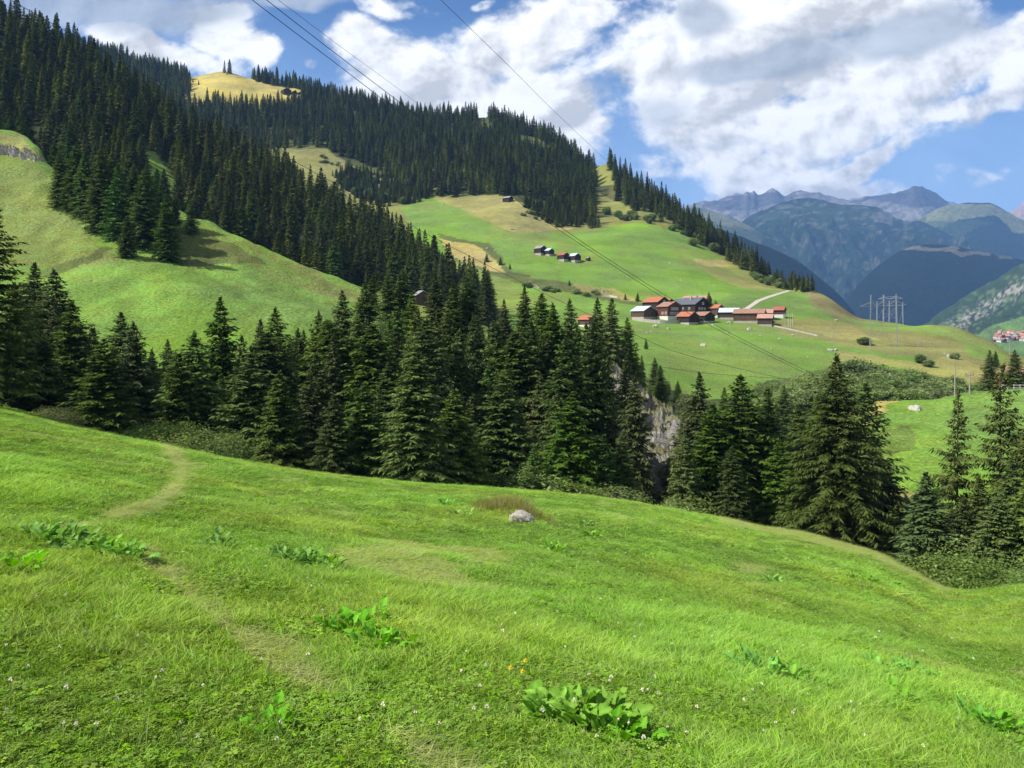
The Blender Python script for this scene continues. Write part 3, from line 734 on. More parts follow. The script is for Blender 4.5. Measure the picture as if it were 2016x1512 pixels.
# ------------------------------------------------------------------ trees
def spruce_crown(seed, H, Rm, levels, per, steps, tl, tw, base=.05, power=.8, droop=.25, sparse=0.0, hang=.35, ragged=.2, name='spruce_crown', mat=None):
    """crown of flat drooping boughs, every bough a comb of twig blades"""
    g = np.random.default_rng(seed)
    P0, DR, LN, WD, SD, VV = [], [], [], [], [], []
    lean = g.normal(0, .006, 2)
    for i in range(levels):
        f = (i + g.uniform(-.3, .3)) / (levels - 1)
        f = min(max(f, 0), 1)
        z = H * (base + (1 - base) * f ** 1.0)
        rr = Rm * (1 - f) ** power * (1 - .25 * math.exp(-f * 14)) + .04
        lv = g.uniform(1 - ragged, 1 + ragged * .5)
        a0 = g.uniform(0, 6.28)
        for k in range(per):
            if g.random() < sparse * (1 - f * .6): continue
            a = a0 + 6.283 * k / per + g.normal(0, .22)
            L = rr * lv * g.uniform(.55, 1.10)
            zj = g.normal(0, .55) * H * (1 - base) / levels
            up = .55 * f ** 2 - .12 + g.normal(0, .06)
            dr = droop * (1 - .7 * f) * g.uniform(.6, 1.4)
            ca, sa = math.cos(a), math.sin(a)
            n = max(3, int(steps * (L / Rm) ** .8))
            t = (np.arange(n) + g.uniform(0, 1, n)) / n
            t = .10 + .90 * t
            lvv = g.uniform(-.12, .12)
            for side in (-1, 1, 0):
                m = n if side else n // 2
                tt = t[:m] if side else g.uniform(.15, 1, m)
                px_ = L * tt; pz = L * (up * tt - dr * tt ** 2 + dr * .55 * tt ** 4) + g.normal(0, .025, m)
                wd = (.34 * (1 - tt) + .07) * (1.2 + .5 * (side == 0))
                ang = side * (.95 + g.normal(0, .18, m))
                lx = np.cos(ang); ly = np.sin(ang); lz = -hang * g.uniform(.3, 1.5, m) + (up - 2 * dr * tt) * .5
                if side == 0: lz = lz - .35 * g.uniform(0, 1.6, m)
                l = tl * g.uniform(.6, 1.25, m) * (.55 + .9 * wd * min(1.0, L / 1.6 + .25)) * min(1, .32 + 1.2 * L / Rm)
                P0.append(np.stack([px_ * ca, px_ * sa, z + zj + pz], 1) + np.stack([lean[0] * z * np.ones(m), lean[1] * z * np.ones(m), np.zeros(m)], 1))
                d = np.stack([lx * ca - ly * sa, lx * sa + ly * ca, lz], 1)
                d /= np.linalg.norm(d, axis=1)[:, None]
                DR.append(d); LN.append(l); WD.append(tw * g.uniform(.7, 1.3, m))
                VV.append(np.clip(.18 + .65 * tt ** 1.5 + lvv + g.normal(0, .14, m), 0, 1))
    # leader
    m = 10
    P0.append(np.stack([np.zeros(m) + lean[0] * H, np.zeros(m) + lean[1] * H, H * (.965 + .04 * np.arange(m) / m)], 1))
    d = g.normal(0, .35, (m, 3)); d[:, 2] = 1; d /= np.linalg.norm(d, axis=1)[:, None]
    DR.append(d); LN.append(np.full(m, .028 * H)); WD.append(np.full(m, tw)); VV.append(np.full(m, .6))
    P0 = np.concatenate(P0); DR = np.concatenate(DR); LN = np.concatenate(LN)[:, None]; WD = np.concatenate(WD)[:, None]; VV = np.concatenate(VV)
    r = g.normal(0, 1, DR.shape) * .45; r[:, 2] += 1
    S = np.cross(DR, r); S /= np.linalg.norm(S, axis=1)[:, None] + 1e-9
    N = len(P0)
    A = P0 - S * WD * .25; B = P0 + DR * LN * .45 + S * WD * .55; C = P0 + DR * LN; D_ = P0 + DR * LN * .45 - S * WD * .55
    V_ = np.stack([A, D_, B, C], 1).reshape(-1, 3)
    i = np.arange(N) * 4
    T = np.concatenate([np.stack([i, i + 1, i + 2], 1), np.stack([i + 1, i + 3, i + 2], 1)])
    me = np_mesh(name, V_, T, False, mat)
    set_attr(me, 'v', np.repeat(VV, 4))
    return me
def trunk_mesh(H, r, mat, lean=(0, 0), stubs=0, seed=1, name='trunk'):
    b = MB()
    b.tube([(0, 0, -1.5), (0, 0, .3), (0, 0, H * .3), (0, 0, H * .65), (0, 0, H * .97)], r * 1.0, 8, r * .12)
    g = np.random.default_rng(seed)
    for k in range(stubs):
        z = g.uniform(.05, .6) * H; a = g.uniform(0, 6.28); L = g.uniform(.5, 1.6)
        b.tube([(0, 0, z), (math.cos(a) * L, math.sin(a) * L, z - .15 * L)], .035, 4, .01, cap=False)
    me = bpy.data.meshes.new(name); me.from_pydata(b.v, [], b.f); me.materials.append(mat); me.update()
    return me

# shared meshes: (crown, trunk, height) for each form
FORMS = {}
def add_form(key, n, H, Rm, mat, bark=M_bark, stubs=0, **kw):
    FORMS[key] = []
    for i in range(n):
        h = H * (1 + .0 * i)
        FORMS[key].append((spruce_crown(hash_seed(key) + i, h, Rm * random.uniform(.92, 1.08), mat=mat, **kw), trunk_mesh(h, h * .0125, bark, stubs=stubs, seed=i), h))
def hash_seed(k): return sum(ord(c) * 31 ** i for i, c in enumerate(k)) % 100000
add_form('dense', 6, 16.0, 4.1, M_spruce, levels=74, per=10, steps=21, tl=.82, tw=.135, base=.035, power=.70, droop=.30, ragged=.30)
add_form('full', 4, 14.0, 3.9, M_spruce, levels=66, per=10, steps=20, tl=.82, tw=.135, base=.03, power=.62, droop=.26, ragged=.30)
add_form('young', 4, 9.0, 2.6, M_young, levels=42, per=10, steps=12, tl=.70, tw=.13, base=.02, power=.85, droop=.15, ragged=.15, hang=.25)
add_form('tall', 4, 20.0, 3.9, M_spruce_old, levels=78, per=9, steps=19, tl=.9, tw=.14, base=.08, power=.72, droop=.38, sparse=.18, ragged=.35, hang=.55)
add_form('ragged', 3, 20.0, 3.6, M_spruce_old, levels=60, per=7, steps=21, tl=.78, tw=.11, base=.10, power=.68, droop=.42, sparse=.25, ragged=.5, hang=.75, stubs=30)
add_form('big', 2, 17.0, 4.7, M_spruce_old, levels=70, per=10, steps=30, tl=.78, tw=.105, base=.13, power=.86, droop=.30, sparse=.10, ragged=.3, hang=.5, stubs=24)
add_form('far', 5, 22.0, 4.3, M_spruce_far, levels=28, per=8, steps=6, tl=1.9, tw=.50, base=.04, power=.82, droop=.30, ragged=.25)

def leafy_crown(seed, H, Rm, n_cl, n_lf, leaf, mat, name='crown', flat=.8):
    """broadleaf crown: leaf blades clustered round many small limbs, gaps between"""
    g = np.random.default_rng(seed)
    c = []
    lobes = g.normal(0, 1, (5, 3)); lobes /= np.linalg.norm(lobes, axis=1)[:, None]
    while len(c) < n_cl:
        p = g.normal(0, 1, 3); p /= np.linalg.norm(p); r = g.uniform(.45, 1.0) ** .6
        bulge = 1 + .28 * max(0, (lobes @ p).max()) - .18
        p = p * r * bulge
        z = H * (.52 + .46 * p[2])
        c.append((p[0] * Rm, p[1] * Rm, max(z, .15)))
    c = np.array(c)
    ctr = np.repeat(c, n_lf, 0)
    pos = ctr + g.normal(0, 1, ctr.shape) * np.array([.17, .17, .11]) * Rm * .9
    N = len(pos)
    out = pos - np.array([0, 0, H * .5]); out /= np.linalg.norm(out, axis=1)[:, None]
    nrm = out * .7 + g.normal(0, .6, (N, 3)) + np.array([0, 0, .5]); nrm /= np.linalg.norm(nrm, axis=1)[:, None]
    t = np.cross(nrm, g.normal(0, 1, (N, 3))); t /= np.linalg.norm(t, axis=1)[:, None]
    s = np.cross(nrm, t)
    L = (leaf * g.uniform(.6, 1.4, N))[:, None]
    V_ = np.stack([pos - t * L, pos - s * L * .5, pos + s * L * .5, pos + t * L], 1).reshape(-1, 3)
    V_[:, 2] = np.maximum(V_[:, 2], .02)
    i = np.arange(N) * 4
    T = np.concatenate([np.stack([i, i + 1, i + 2], 1), np.stack([i + 1, i + 3, i + 2], 1)])
    me = np_mesh(name, V_, T, False, mat)
    vv = np.clip(.35 + .25 * (pos[:, 2] / H - .5) + np.repeat(g.normal(0, .16, n_cl), n_lf) + g.normal(0, .16, N), 0, 1)
    set_attr(me, 'v', np.repeat(vv, 4))
    return me
def limb_mesh(H, Rm, mat, seed=1, multi=3):
    b = MB(); g = np.random.default_rng(seed)
    for k in range(multi):
        a = 6.28 * k / multi + g.uniform(-.4, .4); q = Rm * g.uniform(.15, .45)
        x, y = math.cos(a) * q, math.sin(a) * q
        b.tube([(x * .1, y * .1, -.8), (x * .5, y * .5, H * .3), (x, y, H * .8)], .014 * H, 6, .004 * H)
        for j in range(3):
            a2 = g.uniform(0, 6.28); z = H * g.uniform(.35, .65)
            b.tube([(x * .7, y * .7, z), (x + math.cos(a2) * Rm * .5, y + math.sin(a2) * Rm * .5, z + H * .2)], .006 * H, 4, .002 * H, cap=False)
    me = bpy.data.meshes.new('stem'); me.from_pydata(b.v, [], b.f); me.materials.append(mat); me.update()
    return me
LEAFY = {}
def add_leafy(key, n, H, Rm, n_cl, n_lf, leaf, mat, bark=M_palebark, multi=3):
    LEAFY[key] = [(leafy_crown(hash_seed(key) + i, H, Rm, n_cl, n_lf, leaf, mat), limb_mesh(H, Rm, bark, i, multi), H) for i in range(n)]
add_leafy('alder', 4, 8.0, 3.4, 130, 30, .30, M_leaf)
add_leafy('shrub', 4, 2.0, 1.5, 60, 40, .085, M_bush, multi=4)
add_leafy('willow', 3, 4.5, 2.6, 210, 52, .075, M_bush, multi=4)
add_leafy('birch', 3, 10.0, 2.4, 110, 36, .17, M_leaf)
add_leafy('farbush', 2, 2.4, 1.8, 40, 20, .22, M_leaf)

def place(form, i, x, y, z, H, wide=1.0, rz=None, label='', cat='tree', group=None, name='spruce_tree', part=('crown', 'trunk')):
    fm = FORMS.get(form) or LEAFY.get(form)
    cm, tm, h0 = fm[i % len(fm)]
    s = H / h0
    e = empty(name, (x, y, z), random.uniform(0, 6.28) if rz is None else rz, (s * wide, s * wide, s))
    e.rotation_euler = (random.gauss(0, .014), random.gauss(0, .014), e.rotation_euler.z)
    tag(e, label, cat, group)
    link(part[0], cm, e); link(part[1], tm, e)
    return e
OCC = []          # (px, base py, top py, half width) of what already stands, for thinning what nobody can see
def ordn(k):
    w = ['leftmost', 'second', 'third', 'fourth', 'fifth', 'sixth', 'seventh', 'eighth', 'ninth', 'tenth', 'eleventh', 'twelfth', 'thirteenth', 'fourteenth', 'fifteenth', 'sixteenth', 'seventeenth', 'eighteenth', 'nineteenth', 'twentieth',
         'twenty-first', 'twenty-second', 'twenty-third', 'twenty-fourth', 'twenty-fifth', 'twenty-sixth', 'twenty-seventh', 'twenty-eighth', 'twenty-ninth', 'thirtieth', 'thirty-first', 'thirty-second', 'thirty-third', 'thirty-fourth', 'thirty-fifth', 'thirty-sixth', 'thirty-seventh', 'thirty-eighth', 'thirty-ninth', 'fortieth'] + ['forty-' + u for u in ('first', 'second', 'third', 'fourth', 'fifth', 'sixth', 'seventh', 'eighth', 'ninth')] + ['fiftieth'] + ['fifty-' + u for u in ('first', 'second', 'third', 'fourth', 'fifth', 'sixth', 'seventh', 'eighth', 'ninth')]
    return w[k] if k else w[0]

RAV = ['meadow', 'ravine_side', 'pasture_hillside', 'main_hillside', 'green_knoll']
def row(entries, lab, group, names=RAV, wide_k=1.0):
    """entries: (px, top py, distance ahead, form, width factor[, label]); height follows from where the ground is"""
    entries = sorted(entries, key=lambda e: e[0])
    n = 0
    for k, e in enumerate(entries):
        px, ty, d, form, wd = e[:5]
        x = (px - CX) / F * d
        z = down(names, x, d)
        ztop = (HZ - ty) / F * d
        H = max(ztop - z, 1.5)
        l = e[5] if len(e) > 5 else lab.replace('@', ordn(n))
        if len(e) <= 5: n += 1
        nm = {'alder': 'alder_tree', 'birch': 'birch_tree'}.get(form, 'spruce_tree')
        h0 = (FORMS.get(form) or LEAFY.get(form))[0][2]
        wd *= random.uniform(.85, 1.22)
        w = wd * wide_k * (h0 / H) ** .2 if form in FORMS else wd
        place(form, int(random.random() * 97), x, d, z, H, w, label=l, group=None if len(e) > 5 else group, name=nm)
# front row: right behind the edge of the meadow
front = [(20, 640, 76, 'tall', 1.25), (85, 655, 74, 'dense', 1.2), (150, 600, 78, 'dense', 1.1), (205, 672, 70, 'dense', 1.25), (268, 640, 80, 'tall', 1.1), (372, 660, 76, 'dense', 1.1),
         (350, 700, 72, 'dense', .9), (478, 700, 72, 'dense', 1.15), (560, 735, 68, 'dense', 1.1), (655, 780, 66, 'dense', 1.05), (720, 760, 68, 'dense', 1.1), (610, 740, 74, 'tall', 1.0),
         (820, 690, 66, 'dense', 1.35, 'broad bright green spruce in the middle of the meadow edge, trunk showing below'),
         (905, 770, 70, 'dense', 1.15), (985, 745, 76, 'dense', 1.05), (1050, 880, 69, 'young', 1.1), (1125, 780, 71, 'dense', 1.25), (1105, 850, 70, 'young', 1.0), (1190, 860, 70, 'young', 1.05), (1250, 740, 76, 'tall', .9), (1222, 860, 72, 'dense', .9),
         (1375, 740, 80, 'tall', 1.15), (1350, 860, 73, 'dense', .9), (1405, 800, 76, 'dense', 1.05), (1462, 745, 78, 'dense', 1.2), (1440, 880, 72, 'dense', .95), (1515, 770, 80, 'dense', 1.0), (1530, 870, 74, 'dense', 1.05), (1590, 850, 80, 'dense', 1.1),
         (1645, 702, 69, 'big', 1.05, 'big dark spruce with its bare trunk standing on the meadow edge'),
         (1715, 880, 74, 'tall', 1.2), (1700, 760, 82, 'dense', 1.1), (1760, 1000, 66, 'dense', 1.0), (1830, 935, 58, 'young', 1.25, 'lone conical spruce left of the two ragged ones, on the ravine edge'),
         (1752, 930, 72, 'dense', 1.1)]
row(front, '@ from the left of the spruces standing close behind the meadow edge', 'spruces along the meadow edge', wide_k=1.15)
# behind them, filling the ravine
mid = [(-60, 600, 90, 'tall', 1.3), (60, 620, 92, 'dense', 1.1), (118, 600, 95, 'tall', 1.1), (235, 618, 96, 'dense', 1.0), (315, 735, 92, 'dense', 1.0), (332, 672, 98, 'dense', .9),
       (440, 592, 84, 'dense', 1.0, 'slim spruce whose pointed top stands clear above its neighbours against the pasture'),
       (412, 700, 92, 'dense', 1.0), (512, 632, 98, 'tall', 1.0), (548, 612, 94, 'dense', 1.1), (586, 650, 98, 'dense', .9), (620, 618, 96, 'dense', 1.0), (648, 660, 90, 'tall', 1.0),
       (675, 577, 100, 'dense', 1.05, 'pointed spruce in front of the right end of the pasture'),
       (705, 700, 90, 'dense', 1.0), (735, 545, 128, 'tall', 1.2), (720, 560, 126, 'dense', 1.1), (752, 620, 112, 'birch', .8), (765, 548, 124, 'dense', 1.1), (790, 533, 126, 'dense', 1.1), (780, 650, 96, 'dense', 1.0), (812, 580, 110, 'dense', 1.1), (800, 640, 104, 'birch', .7),
       (862, 541, 122, 'tall', 1.1), (895, 560, 116, 'dense', 1.2), (922, 550, 118, 'dense', 1.25), (868, 650, 96, 'tall', 1.0), (940, 625, 108, 'dense', 1.0), (955, 655, 100, 'tall', 1.0),
       (995, 592, 118, 'tall', 1.1), (1035, 565, 122, 'tall', 1.2), (1066, 580, 118, 'dense', 1.1), (1095, 600, 112, 'tall', 1.1), (1130, 592, 114, 'tall', 1.2), (1020, 660, 100, 'tall', 1.1), (1075, 665, 96, 'tall', 1.2), (1150, 640, 104, 'tall', 1.1),
       (1175, 590, 118, 'tall', 1.1), (1205, 590, 116, 'tall', 1.15), (1238, 628, 120, 'dense', 1.1), (1190, 690, 100, 'dense', 1.1), (1225, 700, 106, 'tall', 1.0),
       (1262, 700, 140, 'tall', .9), (1290, 705, 150, 'dense', 1.0), (1310, 745, 155, 'alder', .7), (1300, 720, 142, 'dense', 1.0), (1335, 750, 150, 'dense', .9), (1350, 770, 130, 'alder', .6), (1325, 795, 132, 'alder', .5),
       (1500, 790, 108, 'dense', 1.0), (1545, 760, 118, 'tall', .9), (1575, 800, 104, 'dense', 1.1), (1420, 765, 110, 'dense', 1.0), (1610, 780, 100, 'dense', 1.0), (1690, 830, 96, 'dense', 1.0), (870, 710, 88, 'birch', .55), (915, 680, 94, 'birch', .5), (1000, 720, 86, 'dense', .9),
       (830, 655, 92, 'dense', 1.0), (760, 720, 84, 'dense', 1.05), (560, 700, 84, 'dense', 1.0), (510, 720, 84, 'tall', 1.0), (300, 690, 88, 'tall', 1.0), (180, 650, 88, 'dense', 1.0), (630, 700, 82, 'dense', 1.0), (960, 720, 84, 'dense', 1.0), (1060, 740, 84, 'tall', 1.0), (1160, 730, 88, 'dense', 1.0), (45, 700, 84, 'dense', 1.1), (130, 690, 84, 'tall', 1.0), (430, 740, 80, 'dense', 1.0), (930, 780, 78, 'dense', 1.0), (1090, 770, 80, 'dense', 1.0), (1200, 790, 82, 'dense', 1.0),
       (880, 620, 104, 'tall', 1.0), (740, 660, 98, 'dense', 1.0), (820, 610, 112, 'dense', 1.0), (1250, 690, 130, 'dense', .8)]
row([e for e in mid if e[0] < 690], '@ from the left of the ravine trees just below the pasture', 'trees filling the ravine below the pasture')
row([e for e in mid if 690 <= e[0] < 985], '@ from the left in the middle clump of ravine trees', 'trees of the middle clump in the ravine')
row([e for e in mid if 985 <= e[0] < 1255], '@ from the left of the tall ravine trees left of the cliff', 'tall ravine trees left of the cliff')
row([e for e in mid if e[0] >= 1255], '@ from the left of the farther ravine trees right of the cliff', 'ravine trees right of the cliff')
g = np.random.default_rng(71)
fill = []
for px in np.arange(-30, 1180, 24):
    px = px + g.uniform(-9, 9)
    ty = np.interp(px, [-30, 200, 330, 450, 560, 680, 720, 950, 1000, 1180], [650, 668, 715, 690, 655, 640, 610, 640, 640, 640]) + g.uniform(-18, 40)
    fill.append((float(px), float(ty), float(g.uniform(82, 104)), ['full', 'dense', 'full', 'tall'][int(g.integers(0, 4))], float(g.uniform(.95, 1.3))))
for px in np.arange(1345, 1760, 34):
    fill.append((float(px + g.uniform(-9, 9)), float(g.uniform(800, 880)), float(g.uniform(84, 96)), ['full', 'dense', 'tall'][int(g.integers(0, 3))], float(g.uniform(.95, 1.25))))
fill = fill[:59]
row(fill, '@ from the left of the half-hidden crowns deep in the tree belt', 'half-hidden crowns inside the tree belt')
# right-hand group
row([(1880, 775, 66, 'ragged', 1.1, 'ragged old spruce with thin drooping boughs in front of the green knoll'),
     (1972, 722, 64, 'ragged', 1.25, 'tallest ragged old spruce at the right, wide drooping boughs'),
     (2040, 780, 60, 'tall', 1.2, 'dark spruce cut by the right edge above the shrubs'),
     (1925, 940, 62, 'tall', 1.1, 'shaggy dark spruce crown between the two ragged ones, lower down'),
     (2000, 900, 58, 'tall', 1.1, 'shaggy dark spruce under the tallest ragged one at the right'),
     (1870, 1000, 60, 'tall', 1.0, 'low dark spruce right behind the lone conical one'),
     (1905, 985, 57, 'full', 1.1, 'low full spruce above the willow shrubs at the gully mouth'),
     (1965, 985, 54, 'full', 1.1, 'low full spruce above the willows, right of its like'),
     (2035, 930, 54, 'full', 1.2, 'low full spruce cut by the right edge'),
     (1948, 690, 140, 'tall', 1.1, 'dark spruce behind the knoll, left of the bluish one'),
     (2000, 690, 136, 'dense', 1.2, 'bluish spruce in front of the house behind the knoll')], '', None)
# big dark ones at the left edge
row([(-12, 398, 60, 'ragged', 1.5, 'huge dark old spruce cut by the left edge of the view'),
     (30, 560, 72, 'tall', 1.4, 'dark spruce beside the huge one at the left edge'),
     (112, 535, 100, 'tall', 1.6, 'broad dark tree rising above the spruces at the left edge'),
     (66, 520, 104, 'tall', 1.6, 'dark tree between the huge one at the left edge and the broad one')], '', None)

# spruces on the crest of the pasture shoulder
cl = [(118, 405, 300), (150, 412, 285), (168, 425, 300), (200, 455, 290), (215, 440, 320), (250, 506, 425), (235, 470, 325), (285, 485, 330), (262, 450, 330), (310, 470, 345), (330, 513, 385), (300, 440, 350), (375, 458, 390), (190, 415, 310), (135, 395, 300), (345, 440, 385), (272, 470, 360)]
cl = sorted(cl)
for k, (px, by, ty) in enumerate(cl):
    p = hit_px('pasture_hillside', px, by)
    if p is None: continue
    H = (by - ty) / F * p.y * 1.03
    place('young' if k % 3 == 1 else 'dense', k, p.x, p.y, p.z - .3, H, 1.0 + .25 * random.random(), label='%s from the left in the spruce clump on the pasture shoulder' % ordn(k) if k else 'leftmost in the spruce clump on the pasture shoulder', cat='tree', group='spruce clump on the pasture shoulder')

# scattered lone trees
def lone(terr, px, by, ty, form, label, wide=1.0, group=None, name=None, cat='tree', i=0):
    p = hit_px(terr, px, by)
    if p is None: return
    H = (by - ty) / F * p.y
    return place(form, i, p.x, p.y, p.z - .15, H, wide, label=label, cat=cat, group=group, name=name or 'spruce_tree')
lone('main_hillside', 1272, 687, 665, 'young', 'single small spruce in the mown field left below the hamlet', 1.1)
lone('main_hillside', 958, 515, 498, 'young', 'upper left of three round firs on the dry bank by the cable', 1.5)
lone('main_hillside', 985, 521, 505, 'young', 'middle one of three round firs on the dry bank by the cable', 1.3)
lone('main_hillside', 1004, 530, 518, 'young', 'lowest of three round firs on the dry bank by the cable', 1.2)
lone('main_hillside', 1121, 562, 550, 'young', 'small fir halfway along the scrubby bank', 1.2)
lone('main_hillside', 1231, 590, 577, 'young', 'left one of two firs above the blue-roofed barn', 1.3)
lone('main_hillside', 1255, 593, 575, 'young', 'right one of two firs above the blue-roofed barn', 1.3)
lone('main_hillside', 1395, 622, 575, 'dense', 'tall spruce in the hamlet behind the slate roof', 1.15)
lone('main_hillside', 1408, 620, 590, 'birch', 'leafy tree beside the tall spruce in the hamlet', .8, name='birch_tree')
lone('main_hillside', 1326, 606, 592, 'young', 'small fir between two houses of the hamlet', 1.1)
lone('main_hillside', 1400, 450, 425, 'far', 'thin spruce on the sloping skyline, left of the slimmest one', .7)
lone('main_hillside', 1813, 715, 695, 'alder', 'dark bush at the end of the mown strip beside the pylon', 1.3, name='bush', cat='bush')
lone('main_hillside', 1828, 722, 706, 'alder', 'low dark bush right of the mown strip', 1.5, name='bush', cat='bush')
lone('main_hillside', 1880, 707, 694, 'farbush', 'round bush beside the pale gravel scar', 1.0, name='bush', cat='bush')
lone('main_hillside', 1700, 678, 662, 'alder', 'round bush behind the left foot of the pylon', 2.0, name='bush', cat='bush')
lone('main_hillside', 1960, 722, 690, 'dense', 'dark spruce at the foot of the olive slope, right', 1.3)
lone('main_hillside', 380, 162, 155, 'far', 'left one of the firs on the yellow alp', 1.3)
lone('main_hillside', 391, 167, 157, 'far', 'second fir from the left on the yellow alp', 1.3)
lone('main_hillside', 447, 147, 140, 'far', 'fir at the top rim of the yellow alp', 1.3)
lone('wooded_spur', 538, 470, 430, 'tall', 'reddish dying spruce among the green ones on the spur', .8)

# alders and willows below the pylon
g = np.random.default_rng(5)
th = []
for k in range(84):
    px = g.uniform(1505, 1925)
    lim = np.interp(px, [1500, 1560, 1600, 1640, 1700, 1740, 1800, 1860, 1930], [775, 722, 712, 695, 700, 712, 726, 735, 745])
    f = g.random() ** .8
    th.append((px, lim + f * (782 - lim) * .8, f))
cnt = 0
AL = ['tall grey-green alder at the top of the thicket', 'rounded alder low in the thicket']
for px, top, f in sorted(th):
    d = 226 - 62 * f + g.uniform(-3, 3)
    x = (px - CX) / F * d; z = down(['ravine_side', 'main_hillside'], x, d)
    H = (HZ - top) / F * d - z
    if H < 4: H = g.uniform(4, 5)
    place('alder', cnt, x, d, z, min(H, 14), 1.25 * (8 / max(H, 6)) ** .5, label='leafy grey-green alder among its like in the thicket below the pylon', group='alders in the thicket below the pylon', name='alder_tree'); cnt += 1

# shrubs just over the edge of the meadow
def edge_shrub(px, ty, dd, H, form, label, name='shrub', cat='shrub', wide=1.2, mat=None):
    cy, dc = crest(px); d = float(dc) + dd
    x = (px - CX) / F * d; z = down(RAV, x, d)
    ztop = (HZ - ty) / F * d
    return place(form, int(px), x, d, z - .1, max(ztop - z, H), wide, label=label, cat=cat, name=name)
SH = [(110, 800, 3, 1.5, 'willow', 'pale shrub at the far left of the meadow edge', 1.6), (290, 835, 4, 1.5, 'willow', 'shrub just left of where the footpath leaves the meadow', 1.7), (325, 832, 5, 1.5, 'willow', 'dense shrub right behind the end of the footpath', 1.6), (380, 842, 4, 1.5, 'willow', 'first shrub to the right of the end of the footpath', 1.7),
      (418, 850, 4, 1.5, 'willow', 'second shrub to the right of the end of the footpath', 1.6), (1035, 912, 5, 2, 'birch', 'pale yellowish flowering shrub at the centre of the meadow edge', 1.3), (1062, 935, 4, 2, 'shrub', 'low shrub right of the yellowish flowering one', 1.5), (1130, 952, 2.5, 1.5, 'shrub', 'silvery low shrub where the meadow edge starts to curve', 1.6), (1165, 962, 2.5, 1.5, 'shrub', 'grey-green shrub left of the cliff foot', 1.5),
      (1215, 960, 3, 1.5, 'shrub', 'shrub directly left below the cliff', 1.5), (1250, 975, 2.5, 1.2, 'shrub', 'small shrub at the left foot of the cliff', 1.4), (1325, 985, 3, 1.2, 'shrub', 'reddish low shrub at the right foot of the cliff', 1.5), (1345, 980, 4, 1.5, 'shrub', 'low shrub between cliff and spruces', 1.5),
      (1900, 1085, 4, 2, 'willow', 'silver-leaved willow shrub left of the gully mouth', 1.7), (1945, 1070, 6, 2, 'willow', 'tall willow shrub below the ragged spruces', 1.6), (1985, 1090, 5, 2, 'willow', 'willow shrub near the right edge under the spruces', 1.8), (2012, 1140, -2, 1, 'shrub', 'leafy green shrub on the grass at the right edge', 1.3), (1925, 1110, 3, 1.5, 'willow', 'low willow shrub at the lowest point of the meadow edge', 1.5)]
for px, ty, dd, H, form, label, wd in SH:
    edge_shrub(px, ty, dd, H, form, label, wide=wd)

# young growth and bushes at the foot of the forest
g = np.random.default_rng(61)
yg = 0
for (x0, y0, x1, y1, n_, fm, hh, lab_, nm) in [(668, 352, 760, 400, 9, 'young', (6, 11), 'young spruce in the thicket left of the highest mown field', 'spruce_tree'), (700, 345, 828, 392, 9, 'young', (6, 11), 'young spruce in the thicket left of the highest mown field', 'spruce_tree'), (690, 372, 800, 405, 14, 'alder', (4, 7), 'round bush at the lower rim of the young spruce thicket', 'bush'),
                                            (1035, 400, 1165, 440, 12, 'young', (6, 11), 'young spruce below the forest edge, above the terrace road', 'spruce_tree'), (1030, 415, 1085, 440, 7, 'farbush', (2, 3), 'dark bush in the row crossing the tan field', 'bush'), (1185, 415, 1300, 445, 18, 'alder', (3, 6), 'bush on the slope below the notch in the forest', 'bush'), (1300, 440, 1420, 500, 16, 'alder', (3, 6), 'bush on the sloping skyline among the spruces', 'bush'), (1480, 545, 1560, 572, 14, 'alder', (3, 5), 'bush near the top of the gravel road', 'bush'),
                                            (1035, 560, 1180, 585, 16, 'farbush', (1.5, 2.5), 'low scrub bush in the gully above the hamlet', 'bush'), (600, 300, 700, 340, 10, 'farbush', (1.5, 3), 'small bush on the dry slope above the spur', 'bush')]:
    for k in range(n_):
        px = g.uniform(x0, x1); py = y0 + (y1 - y0) * ((px - x0) / (x1 - x0) * .6 + .4 * g.random())
        p = hit_px(['main_hillside', 'wooded_spur'], px, py)
        if p is None or p.y < 330: continue
        place(fm, yg, p.x, p.y, p.z - .2, g.uniform(*hh), g.uniform(1.1, 1.5), label=lab_, cat='bush' if nm == 'bush' else 'tree', group=lab_.replace('young spruce', 'young spruces').replace('bush', 'bushes'), name=nm); yg += nm != 'bush'

# ---- forests: the largest few hundred as single trees, the rest as one wood
def _pre(nt, g, pxr, dr):
    px = g.uniform(*pxr, nt); d = g.uniform(*dr, nt); x = (px - CX) / F * d
    return px, d, x, fbm(x / 16., d / 16., 3, 23), fbm(x / 34., d / 34., 4, 29)
def sample_sheet(terr, n, poly, clear, seed, mind, pxr, dr):
    """random stands on a sheet, thinned so that crowns do not sit inside each other"""
    g = np.random.default_rng(seed); out = []; cell = {}
    A = _pre(n * 22, g, pxr, dr)
    for px, d, x, na, nb_ in zip(*[q.tolist() for q in A]):
        if len(out) >= n: break
        if nb_ < -.40: continue
        ci, cj = int(x // mind), int(d // mind)
        if len(cell.get((ci, cj), ())) > 0: continue
        h = TERRAIN[terr].ray_cast(Vector((x, d, 3000)), Vector((0, 0, -1)))
        if h[0] is None: continue
        z = h[0].z; py = HZ - F * z / d
        if not poly(px + 16 * na, py + 9 * na, d, x): continue
        md = mind * (.8 + .5 * g.random())
        ci, cj = int(x // mind), int(d // mind); ok = True
        for a in (-1, 0, 1):
            for b in (-1, 0, 1):
                for q in cell.get((ci + a, cj + b), ()):
                    if (q[0] - x) ** 2 + (q[1] - d) ** 2 < md * md: ok = False; break
                if not ok: break
            if not ok: break
        if not ok: continue
        cell.setdefault((ci, cj), []).append((x, d)); out.append((px, py, d, x, z))
    return out
